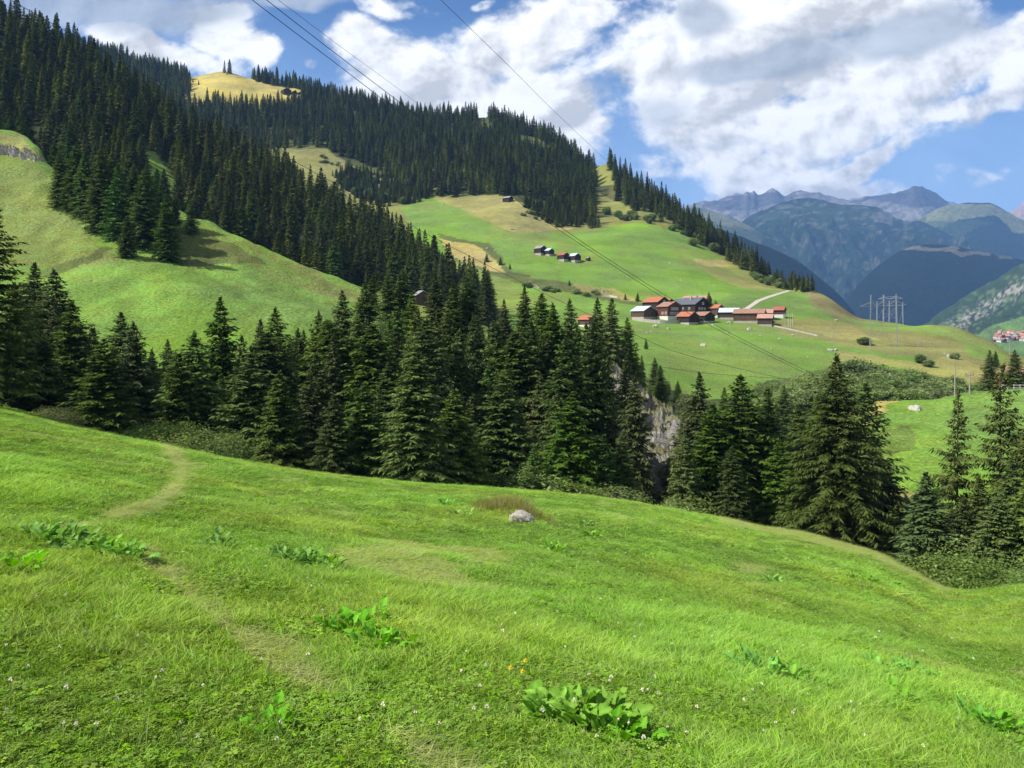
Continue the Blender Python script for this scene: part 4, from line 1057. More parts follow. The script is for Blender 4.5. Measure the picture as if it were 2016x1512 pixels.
def P_in(poly):
    e = [(poly[i][0], poly[i][1], poly[(i + 1) % len(poly)][0], poly[(i + 1) % len(poly)][1]) for i in range(len(poly))]
    e = [q for q in e if q[1] != q[3]]
    def f(px, py):
        r = False
        for x1, y1, x2, y2 in e:
            if (y1 > py) != (y2 > py) and px < (x2 - x1) * (py - y1) / (y2 - y1) + x1: r = not r
        return r
    return f
clE = [P_in(p) for p in CLEAR_E]
forE = P_in([(60, -100), (60, 330), (300, 300), (560, 290), (620, 290), (690, 315), (750, 335), (800, 380), (860, 388), (1000, 385), (1060, 395), (1120, 432), (1165, 440), (1175, 380), (1175, 300), (1196, 300), (1214, 396), (1262, 422), (1325, 445), (1380, 482), (1460, 515), (1470, 480), (1300, 300), (1000, 100), (600, -50)])
def okE(px, py, d, x):
    if any(c(px, py) for c in clE): return False
    return forE(px, py)
S1 = sample_sheet('main_hillside', 5600, okE, None, 11, 5.6, (60, 1470), (540, 1090))
clD = P_in([(235, 285), (300, 300), (345, 345), (395, 425), (330, 420), (250, 340)])
clD2 = P_in([(560, 345), (600, 350), (665, 400), (655, 412), (590, 390)])
clD3 = P_in([(560, 455), (610, 470), (625, 510), (600, 520), (570, 490)])
def okD(px, py, d, x): return not (clD(px, py) or clD2(px, py) or clD3(px, py))
S2 = sample_sheet('wooded_spur', 1500, okD, None, 12, 5.2, (-250, 960), (262, 455))
# young growth and bushes on the hillside
g = np.random.default_rng(6)
tk1 = P_in([(664, 352), (690, 332), (760, 352), (835, 384), (812, 402), (740, 402), (690, 388)]); tk2 = P_in([(1030, 398), (1085, 398), (1150, 425), (1178, 446), (1100, 450), (1058, 428)])
S3 = sample_sheet('main_hillside', 700, lambda px, py, d, x: tk1(px, py) or tk2(px, py), None, 14, 3.0, (640, 1200), (520, 800))
pl = [(s, 11 + 10 * random.random(), 'E') for s in S1] + [(s, 9 + 12 * random.random(), 'D') for s in S2]
pl += [(s, 5 + 6 * random.random(), 'T') for s in S3]
# sparse conifers down the sloping skyline at right
for k in range(190):
    px = g.uniform(1290, 1600); d0 = np.interp(px, [1290, 1350, 1450, 1550, 1610], [660, 600, 530, 465, 440]) + g.uniform(-24, 20)
    x = (px - CX) / F * d0; z = down(['main_hillside'], x, d0)
    if z is None: continue
    py = HZ - F * z / d0
    pl.append(((px, py, d0, x, z), g.uniform(4, 17) * (1 if px < 1500 else .6), 'E'))
def size_px(q): return q[1] / q[0][2]
def visible(q):
    """does the top of this tree show past the terrain in front?"""
    (px, py, d, x, z), H, k = q
    if not (-40 < px < 2056): return False
    t = Vector((x, d, z + H * .85)); L = t.length; v = t / L
    for n in ('meadow', 'pasture_hillside', 'wooded_spur', 'main_hillside'):
        h = TERRAIN[n].ray_cast(Vector((0, 0, 0)), v, L - 4)
        if h[0] is not None: return False
    return True
vis = [q for q in pl if visible(q)]
vis.sort(key=size_px, reverse=True)
N_IND = 300 - len(fill) - len(front) - len(mid) - 30 - len(cl) - yg
ind = vis[:max(N_IND, 0)]
ids = set(id(q) for q in ind)
rest = [q for q in pl if id(q) not in ids]
for k, ((px, py, d, x, z), H, kk) in enumerate(ind):
    place('dense' if k % 4 else 'tall', k, x, d, z - .3, H, 1.15, label='dark spruce in the dense stand on the spur behind the pasture shoulder', group='spruces in the stand on the wooded spur')

def gn_scatter(name, pts, rots, scl, idx, objs, mat=None, tint=None, kind='stuff'):
    me = bpy.data.meshes.new(name)
    me.vertices.add(len(pts)); me.vertices.foreach_set('co', np.asarray(pts, np.float32).ravel())
    set_attr(me, 'rot', rots, 'FLOAT_VECTOR'); set_attr(me, 'scl', scl, 'FLOAT_VECTOR'); set_attr(me, 'idx', idx, 'INT')
    if tint is not None: set_attr(me, 'tint', tint, 'FLOAT_COLOR')
    me.update()
    o = link(name, me)
    ng = bpy.data.node_groups.new(name, 'GeometryNodeTree')
    ng.interface.new_socket('Geometry', in_out='INPUT', socket_type='NodeSocketGeometry'); ng.interface.new_socket('Geometry', in_out='OUTPUT', socket_type='NodeSocketGeometry')
    gi = ng.nodes.new('NodeGroupInput'); go = ng.nodes.new('NodeGroupOutput'); jn = ng.nodes.new('GeometryNodeJoinGeometry')
    def named(nm, dt):
        a = ng.nodes.new('GeometryNodeInputNamedAttribute'); a.data_type = dt; a.inputs[0].default_value = nm
        return [s for s in a.outputs if s.enabled and s.name == 'Attribute'][0]
    ro = named('rot', 'FLOAT_VECTOR'); so = named('scl', 'FLOAT_VECTOR'); io = named('idx', 'INT')
    mp_ = ng.nodes.new('GeometryNodeMeshToPoints'); ng.links.new(gi.outputs[0], mp_.inputs[0])
    e2r = ng.nodes.new('FunctionNodeEulerToRotation'); ng.links.new(ro, e2r.inputs[0])
    for k, ob in enumerate(objs):
        oi = ng.nodes.new('GeometryNodeObjectInfo'); oi.transform_space = 'ORIGINAL'; oi.inputs[0].default_value = ob; oi.inputs['As Instance'].default_value = False
        cmp_ = ng.nodes.new('FunctionNodeCompare'); cmp_.data_type = 'INT'; cmp_.operation = 'EQUAL'
        ints = [s for s in cmp_.inputs if s.type == 'INT']
        ng.links.new(io, ints[0]); ints[1].default_value = k
        ip = ng.nodes.new('GeometryNodeInstanceOnPoints')
        ng.links.new(mp_.outputs[0], ip.inputs['Points']); ng.links.new(cmp_.outputs[0], ip.inputs['Selection'])
        ng.links.new(oi.outputs['Geometry'], ip.inputs['Instance']); ng.links.new(e2r.outputs[0], ip.inputs['Rotation']); ng.links.new(so, ip.inputs['Scale'])
        ng.links.new(ip.outputs[0], jn.inputs[0])
    ng.links.new(jn.outputs[0], go.inputs[0])
    md = o.modifiers.new('scatter', 'NODES'); md.node_group = ng
    tag(o, kind=kind)
    return o
# five single trees of the same low form on the skyline lend the wood its crowns
seedt = []
for k, q in enumerate([q for q in rest if q[2] == 'E' and visible(q)][:5]):
    (px, py, d, x, z), H, kk = q
    e = place('far', k, x, d, z - .3, H, 1.1, label='dark spruce in the high forest above the terraces', group='spruces in the high forest')
    seedt.append([c for c in col.objects if c.parent == e and c.name.startswith('crown')][0])
    rest.remove(q)
pts = np.array([(q[0][3], q[0][2], q[0][4] - .4) for q in rest]); g = np.random.default_rng(8); n = len(pts)
hs = np.array([q[1] for q in rest]) / 22.0
wd = g.uniform(.85, 1.35, n) * np.where(hs < .6, 1.25, 1.0)
gn_scatter('spruce_forest', pts, np.stack([np.zeros(n), np.zeros(n), g.uniform(0, 6.28, n)], 1), np.stack([hs * wd, hs * wd, hs], 1), g.integers(0, 5, n), seedt)
tag(bpy.data.objects['spruce_forest'], 'dense dark spruce forest covering the upper hillside', 'forest')

# ------------------------------------------------------------------ foreground plants
def grass_tuft(seed, n, h0, h1, w, rad, bend, flat=0.0, mat=None):
    g = np.random.default_rng(seed)
    V_, T, vv = [], [], []
    for k in range(n):
        a = g.uniform(0, 6.28); r = rad * math.sqrt(g.random()); bx, by = r * math.cos(a), r * math.sin(a)
        h = g.uniform(h0, h1); da = g.uniform(0, 6.28); b = h * bend * g.uniform(.3, 1.6)
        dx, dy = math.cos(da) * b, math.sin(da) * b
        sa = g.uniform(0, 6.28); sx, sy = math.cos(sa) * w * .5, math.sin(sa) * w * .5
        hh = h * (1 - flat * g.uniform(.5, 1))
        i = len(V_)
        V_ += [(bx - sx, by - sy, -.01), (bx + sx, by + sy, -.01), (bx - sx + dx * .35, by - sy + dy * .35, hh * .6), (bx + sx + dx * .35, by + sy + dy * .35, hh * .6), (bx + dx, by + dy, hh)]
        T += [(i, i + 1, i + 3), (i, i + 3, i + 2), (i + 2, i + 3, i + 4)]
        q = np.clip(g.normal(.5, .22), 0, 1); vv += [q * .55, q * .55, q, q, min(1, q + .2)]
    me = np_mesh('grass_tuft', V_, T, False, mat); set_attr(me, 'v', vv); return me
def herb_tuft(seed, n, r0, r1, h, rad, mat):
    g = np.random.default_rng(seed); V_, T, vv = [], [], []
    for k in range(n):
        a = g.uniform(0, 6.28); r = rad * math.sqrt(g.random()); c = Vector((r * math.cos(a), r * math.sin(a), g.uniform(.3, 1) * h))
        nn = Vector((g.normal(0, .45), g.normal(0, .45), 1)).normalized(); t = nn.orthogonal().normalized(); s = nn.cross(t); L = g.uniform(r0, r1)
        q = np.clip(g.normal(.5, .2), 0, 1)
        for j in range(3):
            aa = j * 2.09 + a; u = t * math.cos(aa) + s * math.sin(aa); v = nn.cross(u)
            i = len(V_)
            V_ += [tuple(c), tuple(c + u * L * .6 + v * L * .42), tuple(c + u * L * .6 - v * L * .42), tuple(c + u * L - nn * L * .15)]
            T += [(i, i + 2, i + 1), (i + 1, i + 2, i + 3)]; vv += [q * .7, q, q, q]
    me = np_mesh('herb_tuft', V_, T, False, mat); set_attr(me, 'v', vv); return me
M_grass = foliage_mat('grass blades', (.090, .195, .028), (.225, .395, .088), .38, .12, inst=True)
M_herb = foliage_mat('herb leaves', (.085, .185, .025), (.19, .35, .060), .3, .12, inst=True)
M_dock = foliage_mat('dock leaves', (.075, .22, .03), (.20, .44, .085), .3, .10)
srcs = []
for k, me in enumerate([grass_tuft(1, 34, .07, .17, .0055, .12, .55, 0, M_grass), grass_tuft(2, 30, .10, .24, .0060, .10, .6, 0, M_grass), grass_tuft(3, 46, .04, .09, .0050, .14, .5, 0, M_grass),
                        herb_tuft(4, 26, .012, .024, .08, .13, M_herb), grass_tuft(5, 40, .07, .16, .0050, .14, 1.4, .75, M_grass), herb_tuft(6, 8, .020, .042, .10, .11, M_herb)]):
    p = hit_px('meadow', 250 + 290 * k, 1470)
    o = link(['grass_tuft', 'grass_tuft', 'grass_tuft', 'clover_tuft', 'straw_tuft', 'herb_tuft'][k], me); o.location = p; tag(o, kind='stuff'); srcs.append(o)
g = np.random.default_rng(21)
# stands: even cover near the camera, thinning (with broader clumps) towards the far edge
NG = 190000
u = g.random(NG); d = np.where(g.random(NG) < .45, 1.5 + 17 * u ** .75, 14 + 56 * u ** .9)
pxx = g.uniform(-620, 2700, NG); x = (pxx - CX) / F * d
nb = 14000
x = np.concatenate([x, g.uniform(-9, 9, nb)]); d = np.concatenate([d, g.uniform(-1, 8, nb)])
pxx = CX + F * x / np.maximum(d, .5)
cy, dc = crest(np.clip(pxx, -900, 3200))
keep = d < dc + 2.5
x, d, pxx = x[keep], d[keep], pxx[keep]
z = fg_z(x, d); pyy = HZ - F * z / np.maximum(d, .5)
dry = fg_dry(pxx, pyy, x, d)
n = len(x)
lush = fbm(x / 1.3, d / 1.6, 4, 91); big = fbm(x / 7, d / 9, 3, 92)
hn = fbm(x / .9 + 5, d / .9, 3, 93)
typ = np.where(lush > .16, 1, np.where(lush < -.18, 2, 0))
typ = np.where((hn > .36) | (g.random(n) < .12), 3, typ)
typ = np.where(g.random(n) < .09, 5, typ)
typ = np.where((dry > .45) & (g.random(n) < .75), 4, typ)
s = np.clip(d / 9, 1, 3.4) ** .85
hz_ = np.interp(d, [0, 6, 14, 40], [.46, .42, .30, .28]) * np.clip(s ** .3, 1, 1.5) * g.uniform(.6, 1.3, n) * np.clip(1 + .7 * lush + .3 * big, .55, 1.4) * (1 - .75 * sstep(.1, .5, dry))
tint = np.ones((n, 3)) * (1.05 + .30 * lush + .35 * big + g.normal(0, 1, n) * np.interp(d, [0, 12, 30], [.18, .26, .34]))[:, None]
tint *= np.array([1.0, 1.0, .9]) + np.array([.20, .02, 0]) * sstep(-.2, .4, fbm(x / 4, d / 5, 3, 94))[:, None]
dr = sstep(.12, .6, dry)[:, None]
tint = tint * (1 - dr) + dr * np.array([1.85, 1.22, 2.2]) * (1 + g.normal(0, .15, n))[:, None]
th_ = g.uniform(0, 6.28, n)
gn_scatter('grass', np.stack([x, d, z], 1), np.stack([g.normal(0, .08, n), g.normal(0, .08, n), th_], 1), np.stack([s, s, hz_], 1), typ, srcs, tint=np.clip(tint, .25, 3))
bpy.data.objects['grass']['label'] = 'lush green meadow grass in the foreground'; bpy.data.objects['grass']['category'] = 'grass'

def leaf_geo(V_, T, vv, base, dirv_, up, L, Wd, q, curl, g):
    """one broad wavy leaf: stalk end at base, blade bending over"""
    side = dirv_.cross(up).normalized(); nu = 8; i0 = len(V_)
    for i in range(nu + 1):
        t = i / nu; w = Wd * (math.sin(math.pi * min(1, t * .93 + .07)) ** .75) * (1.15 - .4 * t); w = max(w * g.uniform(.82, 1.15), Wd * .03)
        c = base + dirv_ * (L * t) + up * (L * (.25 * t - curl * t * t))
        for sdd in (-1, -.5, 0, .5, 1):
            wav = g.normal(0, .06) * L * abs(sdd)
            V_.append(tuple(c + side * (w * sdd) + up * (abs(sdd) * w * .35 + wav)))
            vv.append(float(np.clip(q + (.25 if sdd == 0 else 0) + g.normal(0, .05), 0, 1)))
    for i in range(nu):
        for k in range(4):
            a = i0 + i * 5 + k; T += [(a, a + 1, a + 6), (a, a + 6, a + 5)]
def dock_mesh(seed, n, L0, L1, spread, name='dock_plant'):
    g = np.random.default_rng(seed); V_, T, vv = [], [], []
    for k in range(n):
        a = g.uniform(0, 6.28); el = g.uniform(.15, 1.2); r = spread * math.sqrt(g.random())
        b = Vector((r * math.cos(a + g.normal(0, .5)), r * math.sin(a + g.normal(0, .5)), .02))
        dv = Vector((math.cos(a) * math.cos(el), math.sin(a) * math.cos(el), math.sin(el))).normalized()
        up = (Vector((0, 0, 1)) - dv * dv.z).normalized()
        up = (up + Vector((g.normal(0, .25), g.normal(0, .25), 0))).normalized()
        L = g.uniform(L0, L1); st = L * g.uniform(.3, .7)
        sd_ = dv.cross(up).normalized() * .005; i = len(V_)
        e = b + dv * st
        V_ += [tuple(b - sd_), tuple(b + sd_), tuple(e + sd_), tuple(e - sd_)]; T += [(i, i + 1, i + 2), (i, i + 2, i + 3)]; vv += [.2] * 4
        leaf_geo(V_, T, vv, e, dv, up, L, L * g.uniform(.30, .42), float(np.clip(g.normal(.45, .22), 0, 1)), g.uniform(.25, .7), g)
    me = np_mesh(name, V_, T, True, M_dock); set_attr(me, 'v', vv); return me
DK = [dock_mesh(50 + k, n, a, b, s) for k, (n, a, b, s) in enumerate([(60, .07, .16, .20), (46, .06, .14, .19), (36, .05, .11, .17), (28, .05, .10, .14)])]
docks = [(1110, 1425, 0, 1.0, 'left half of the largest dock clump, nearest the bottom edge'), (1185, 1440, 0, 1.1, 'right half of the largest dock clump, nearest the bottom edge'), (1215, 1465, 2, .9, 'small dark-shaded dock at the lower right of the largest clump'),
         (1505, 1340, 1, 1.1, 'big-leaved dock clump at lower right, left half'), (1555, 1350, 2, 1.1, 'big-leaved dock clump at lower right, right half'), (1730, 1325, 2, 1.0, 'small-leaved dock left of its twin at lower right'), (1795, 1335, 3, 1.1, 'small-leaved dock right of its twin at lower right'),
         (685, 1250, 2, 1.0, 'upper left dock of the clump right of the footpath'), (745, 1280, 1, .85, 'lower right dock with one big pale leaf, right of the footpath'), (720, 1230, 3, 1.0, 'upper dock of the clump right of the footpath'),
         (75, 1062, 2, 1.1, 'leftmost dock in the long row left of the footpath'), (120, 1068, 1, 1.0, 'second dock in the long row left of the footpath'), (165, 1078, 0, .85, 'tallest dock in the middle of the long row left of the footpath'), (205, 1090, 1, .9, 'fourth dock in the long row left of the footpath'), (240, 1102, 2, 1.1, 'dark dock at the right end of the long row'),
         (560, 1105, 2, 1.1, 'left dock of the three above the footpath bend'), (595, 1112, 1, .9, 'middle dock of the three above the footpath bend'), (635, 1122, 3, 1.3, 'right dock of the three above the footpath bend'), (425, 1080, 3, 1.2, 'small dock between the long row and the three docks'),
         (30, 1128, 3, 1.3, 'dark low dock at the left edge under the long row'), (1155, 1038, 2, 1.5, 'dock with upright leaves right of the boulder'), (1165, 1058, 3, 1.6, 'low dock under the one right of the boulder'), (880, 1000, 2, 2.0, 'bright dock patch left of the boulder'), (905, 1018, 3, 1.8, 'dark dock between the bright patch and the boulder'),
         (1090, 1090, 2, 1.4, 'lush dock below and right of the boulder'), (1680, 1142, 3, 1.6, 'left one of the flat docks in the hollow at right'), (1715, 1148, 3, 1.6, 'middle one of the flat docks in the hollow at right'), (1760, 1157, 3, 1.6, 'right one of the flat docks in the hollow at right'), (1520, 1148, 3, 1.2, 'tiny dark dock in the field at right'),
         (1760, 1390, 3, 1.0, 'low dock between the twins and the bottom edge'), (1960, 1440, 2, .9, 'dock near the bottom right corner'), (1925, 1430, 3, .9, 'small dock left of the one in the bottom right corner'), (520, 1440, 3, .7, 'small herb clump at the bottom left of the footpath')]
for px, py, k, s_, l in docks:
    p = hit_px('meadow', px, py)
    o = link('dock_plant', DK[k]); o.location = p; s_ *= 1.0 if k == 0 and py > 1400 else 1.2; o.scale = (s_, s_, s_); o.rotation_euler = (0, 0, random.uniform(0, 6.28)); tag(o, l, 'plant')

# clover heads, one by one
M_clover = plain('clover bloom', (.74, .68, .56), .9, 60, .3)
M_yel = plain('buttercup', (.88, .62, .02), .6, 30, .1)
M_stalk = plain('flower stalk', (.10, .2, .04), .8, 30, .2)
def flower_mesh(r, h, mat, squash=.8, petals=26, seed=3):
    g = np.random.default_rng(seed); b = MB()
    b.tube([(0, 0, 0), (0, .004, h)], .0016, 4)
    nst = len(b.f)
    for k in range(petals):
        v = g.normal(0, 1, 3); v /= np.linalg.norm(v); v[2] = abs(v[2]) * 1.1 - .2
        c = Vector((0, .004, h)) + Vector(v) * r * .5; t = Vector(v).normalized(); s = t.orthogonal().normalized() * r * .22; e = c + t * r * .6
        b.add([c - s, c + s, e + s * .4, e - s * .4], [(0, 1, 2, 3)])
    me = bpy.data.meshes.new('flower'); me.from_pydata(b.v, [], b.f); me.materials.append(M_stalk); me.materials.append(mat)
    mi = [0] * nst + [1] * (len(b.f) - nst); me.polygons.foreach_set('material_index', mi); me.update(); return me
CLM = [flower_mesh(.016, .14, M_clover, seed=3), flower_mesh(.013, .12, M_clover, seed=4)]
g = np.random.default_rng(33)
cnt = 0; CL = []
while cnt < 190:
    px = g.uniform(-20, 2030); py = g.uniform(1075, 1510)
    w = .25 + 1.0 * math.exp(-((px - 1250) / 330) ** 2 - ((py - 1320) / 110) ** 2) + .5 * math.exp(-((px - 420) / 120) ** 2 - ((py - 1120) / 40) ** 2) + .5 * math.exp(-((px - 200) / 130) ** 2 - ((py - 1450) / 45) ** 2) + .35 * math.exp(-((px - 1750) / 260) ** 2 - ((py - 1370) / 90) ** 2)
    if g.random() > w: continue
    CL.append((px, py)); cnt += 1
for k, (px, py) in enumerate(CL):
    p = hit_px('meadow', px, py)
    if p is None: continue
    s_ = random.uniform(.5, .85) * min(1.5, max(1, p.y / 9))
    o = link('clover_flower', CLM[k % 2]); o.location = p; o.scale = (s_, s_, random.uniform(.8, 1.3)); o.rotation_euler = (random.uniform(-.2, .2), random.uniform(-.2, .2), random.uniform(0, 6))
    tag(o, 'small whitish clover head standing in the meadow grass', 'flower', 'clover heads in the meadow')
BM = flower_mesh(.017, .17, M_yel, seed=8)
for px, py, l in [(1035, 1345, 'largest and rightmost of the three yellow buttercups'), (1005, 1362, 'leftmost of the three yellow buttercups'), (1029, 1370, 'lowest of the three yellow buttercups')]:
    o = link('buttercup_flower', BM); o.location = hit_px('meadow', px, py); tag(o, l, 'flower')

# ------------------------------------------------------------------ stones
import bmesh
def boulder_mesh(seed, sub=4, flat=.65, rough=.22, name='boulder', mat=None):
    bm = bmesh.new(); bmesh.ops.create_icosphere(bm, subdivisions=sub, radius=1)
    g = np.random.default_rng(seed)
    cuts = [(g.normal(0, 1, 3), g.uniform(.55, .85)) for _ in range(9)]
    cuts = [(n_ / np.linalg.norm(n_), t) for n_, t in cuts]
    for v in bm.verts:
        p = np.array(v.co)
        for n_, t in cuts:
            q = p @ n_
            if q > t: p = p - n_ * (q - t) * .9
        x_, y_, z_ = p * 2.2 + seed
        nn = float(fbm(np.array([x_ + z_ * .7]), np.array([y_ - z_ * .6]), 4, seed, .55)[0])
        p = p * (1 + rough * nn * 1.6)
        v.co = (p[0], p[1] * .8, p[2] * flat)
    me = bpy.data.meshes.new(name); bm.to_mesh(me); bm.free(); me.materials.append(mat or M_stone); me.update()
    return me
BLD = [boulder_mesh(s_, 4) for s_ in (3, 5, 9, 14)] + [boulder_mesh(s_, 2) for s_ in (21, 24)]
def stone(terr, px, py, wpx, k, label, group=None, sink=.25, hfac=1.0, rz=None):
    p = hit_px(terr, px, py)
    if p is None: return
    r = wpx / 2 / F * p.y
    o = link('boulder', BLD[k % len(BLD)]); o.location = p + Vector((0, 0, r * .3 - r * sink)); o.scale = (r, r, r * hfac); o.rotation_euler = (0, 0, random.uniform(0, 6.28) if rz is None else rz)
    tag(o, label, 'boulder', group); return o
M_fgrock = rock_mat('meadow boulder', (.22, .20, .17), (.42, .39, .34), 3.0, (.12, .13, .05), 1.2, .05)
bo = stone('meadow', 1024, 1030, 62, 1, 'pale grey cracked boulder half sunk in the near meadow, brown grass round it', sink=.3, hfac=1.15, rz=.4)
bo.data = bo.data.copy(); bo.data.materials[0] = M_fgrock
# brown grass round the boulder
g = np.random.default_rng(44)
c0 = hit_px('meadow', 1005, 1018); nb = 420
pp = []
for k in range(nb):
    px = g.normal(1000, 26); py = 1012 + abs(g.normal(0, 6)) - 14 + max(0, px - 1020) * .5
    h = hit_px('meadow', px, py)
    if h is not None: pp.append(tuple(h))
pp = np.array(pp); nb = len(pp)
gn_scatter('dry_grass', pp, np.stack([g.normal(0, .2, nb), g.normal(0, .2, nb), g.uniform(0, 6.28, nb)], 1), np.stack([g.uniform(1.2, 2, nb)] * 2 + [g.uniform(1.6, 3.0, nb)], 1), np.where(g.random(nb) < .5, 0, 1), srcs, tint=np.ones((nb, 3)) * np.array([1.7, .95, 1.7]) * g.uniform(.5, 1.1, (nb, 1)))
tag(bpy.data.objects['dry_grass'], 'reddish-brown dry grass hanging over the boulder', 'grass')
stone('green_knoll', 1800, 806, 26, 2, 'grey slab-like boulder lying on the bright green knoll', hfac=.9)
mh = 'main_hillside'
for k, (px, py, w, l) in enumerate([(1385, 681, 14, 'largest boulder in the field below the hamlet'), (1290, 644, 13, 'boulder just below the left end of the retaining wall'), (1316, 648, 8, 'stone right of the boulder below the retaining wall'), (1273, 655, 5, 'left one of a pair of white stones below the blue-roofed barn'), (1281, 654, 5, 'right one of a pair of white stones below the blue-roofed barn'),
                                    (1350, 643, 5, 'small stone below the bright orange roof'), (1405, 640, 8, 'flat stone below the small brown roof'), (1436, 637, 12, 'grey flat boulder below the blue-white roof'), (1475, 649, 13, 'long boulder below the long barn'), (1433, 656, 8, 'stone in the field left of the cable pair'), (1324, 677, 5, 'small white stone left of the largest field boulder'),
                                    (1497, 661, 6, 'stone in the field, second from the right below the long barn'), (1535, 668, 8, 'stone near the right end of the field below the hut'), (1561, 660, 7, 'stone on the edge of the olive slope below the three poles'), (1519, 688, 5, 'small stone low in the field at right'), (1635, 690, 12, 'left one of two boulders at the foot of the lone pole'), (1646, 690, 11, 'right one of two boulders at the foot of the lone pole'),
                                    (1646, 631, 9, 'pale boulder on the upper edge of the olive slope'), (951, 567, 7, 'square brown stone in the field below the hay bank'), (917, 443, 6, 'stone in the middle of the highest mown field'), (873, 402, 5, 'stone at the top of the highest mown field'), (1009, 452, 8, 'dark flat stone at the foot of the tan field'), (959, 490, 7, 'stone on the bank above the hay strip'), (975, 493, 6, 'stone next to the one above the hay strip'), (880, 490, 6, 'stone at the left end of the hay strip')]):
    stone(mh, px, py, w, k, l, sink=.2)
tiny = [(872, 385), (870, 452), (918, 425), (1118, 473), (1130, 487), (1140, 525), (1220, 537), (1277, 519), (1318, 518), (1398, 560), (1405, 562), (1395, 555), (1340, 552), (1300, 478), (1095, 575), (1132, 574), (1480, 658), (1576, 664), (1580, 662), (1590, 702), (916, 545), (930, 555), (925, 590), (1415, 668), (1100, 520), (1310, 475), (1336, 465), (1235, 545), (1420, 510)]
for k, (px, py) in enumerate(tiny):
    stone(mh, px, py, random.uniform(2.5, 4.5), 4 + k % 2, 'small pale stone lying in the mown fields', 'small stones in the mown fields')
stone('pasture_hillside', 178, 553, 8, 1, 'small pale stone alone on the near pasture slope')

# ------------------------------------------------------------------ crags: rock shells sitting on the slopes
def crag(terr, poly, amp, label, name='rock_outcrop', step=2.5, seed=1, mat=None, push=.35, cat='rock'):
    a = np.array(poly, float); x0, y0 = a.min(0) - 6; x1, y1 = a.max(0) + 6
    xs = np.arange(x0, x1, step); ys = np.arange(y0, y1, step)
    PX, PY = np.meshgrid(xs, ys)
    edge = near_line(PX, PY, list(poly) + [poly[0]]); ins = inpoly(PX, PY, poly)
    m = np.where(ins, edge, -edge)
    hh = np.array([[hit_px(terr, q, w) or Vector((0, 0, 0)) for q, w in zip(r1, r2)] for r1, r2 in zip(PX.tolist(), PY.tolist())], float)
    ok = hh[..., 1] > 1
    d = hh[..., 1]; sc_ = d / F
    n_ = fbm(PX / 14 + seed, PY / 9, 5, seed, .58, True) + .35 * fbm(PX / 4, PY / 3, 3, seed + 3)
    off = amp * (sstep(-5, 12, m + 9 * fbm(PX / 9, PY / 9, 3, seed + 9)) * (push + .9 * n_) - .25)
    nrm = np.array([-.35, -.62, .7])
    V_ = hh + off[..., None] * nrm
    T = grid_faces(*PX.shape); okf = ok.ravel(); T = T[okf[T].all(1)][:, ::-1]
    me = np_mesh(name, V_.reshape(-1, 3), T, False, mat or M_rock)
    o = link(name, me); tag(o, label, cat); return o
M_crag = rock_mat('weathered crag', (.25, .235, .21), (.42, .39, .34), .8, (.12, .13, .045), .62, .5)
crag('pasture_hillside', [(-60, 275), (20, 285), (60, 292), (84, 315), (60, 320), (0, 306), (-60, 300)], 2.5, 'pale rock band across the top left of the pasture', seed=3, mat=M_crag)
crag('wooded_spur', [(565, 450), (600, 462), (622, 500), (612, 520), (590, 500), (565, 470)], 4, 'grey crag among the spruces of the spur', seed=6, mat=M_crag)
crag('wooded_spur', [(755, 508), (790, 520), (830, 560), (815, 575), (780, 545), (755, 525)], 4, 'small crag at the lower end of the spur', seed=8, mat=M_crag)
crag(mh, [(1478, 512), (1500, 520), (1530, 545), (1522, 556), (1495, 545), (1474, 528)], 4, 'pale rock slab low on the sloping skyline', seed=9, mat=M_crag)
crag(mh, [(1440, 490), (1462, 500), (1470, 522), (1455, 520), (1438, 505)], 4, 'dark crag above the pale slab on the sloping skyline', seed=10, mat=M_crag)
crag(mh, [(1165, 310), (1182, 312), (1185, 325), (1168, 325)], 4, 'small pale crag in the notch of the wooded skyline', seed=11, step=1.5, mat=M_crag)
crag(mh, [(1045, 280), (1068, 278), (1068, 292), (1050, 294)], 5, 'pale crag in the forest clearing', seed=12, step=1.5, mat=M_crag)
crag(mh, [(1030, 550), (1060, 555), (1068, 570), (1040, 568)], 2, 'grey rocks at the top of the scrubby gully', seed=13, step=1.5, mat=M_crag)
crag(mh, [(1160, 565), (1200, 572), (1210, 580), (1170, 578)], 2, 'pale rocks in the dry bank above the village', seed=14, step=1.5, mat=M_crag)
crag(mh, [(1848, 686), (1862, 693), (1878, 706), (1868, 706), (1852, 696)], .8, 'pale gravel scar on the olive slope at right', name='gravel_scar', seed=15, step=1.5, mat=M_stone, cat='scar')
crag('green_knoll', [(1768, 988), (1782, 975), (1796, 980), (1785, 1000), (1770, 1005)], 1.2, 'pale stone at the left foot of the green knoll', seed=16, step=1.5, mat=M_crag)
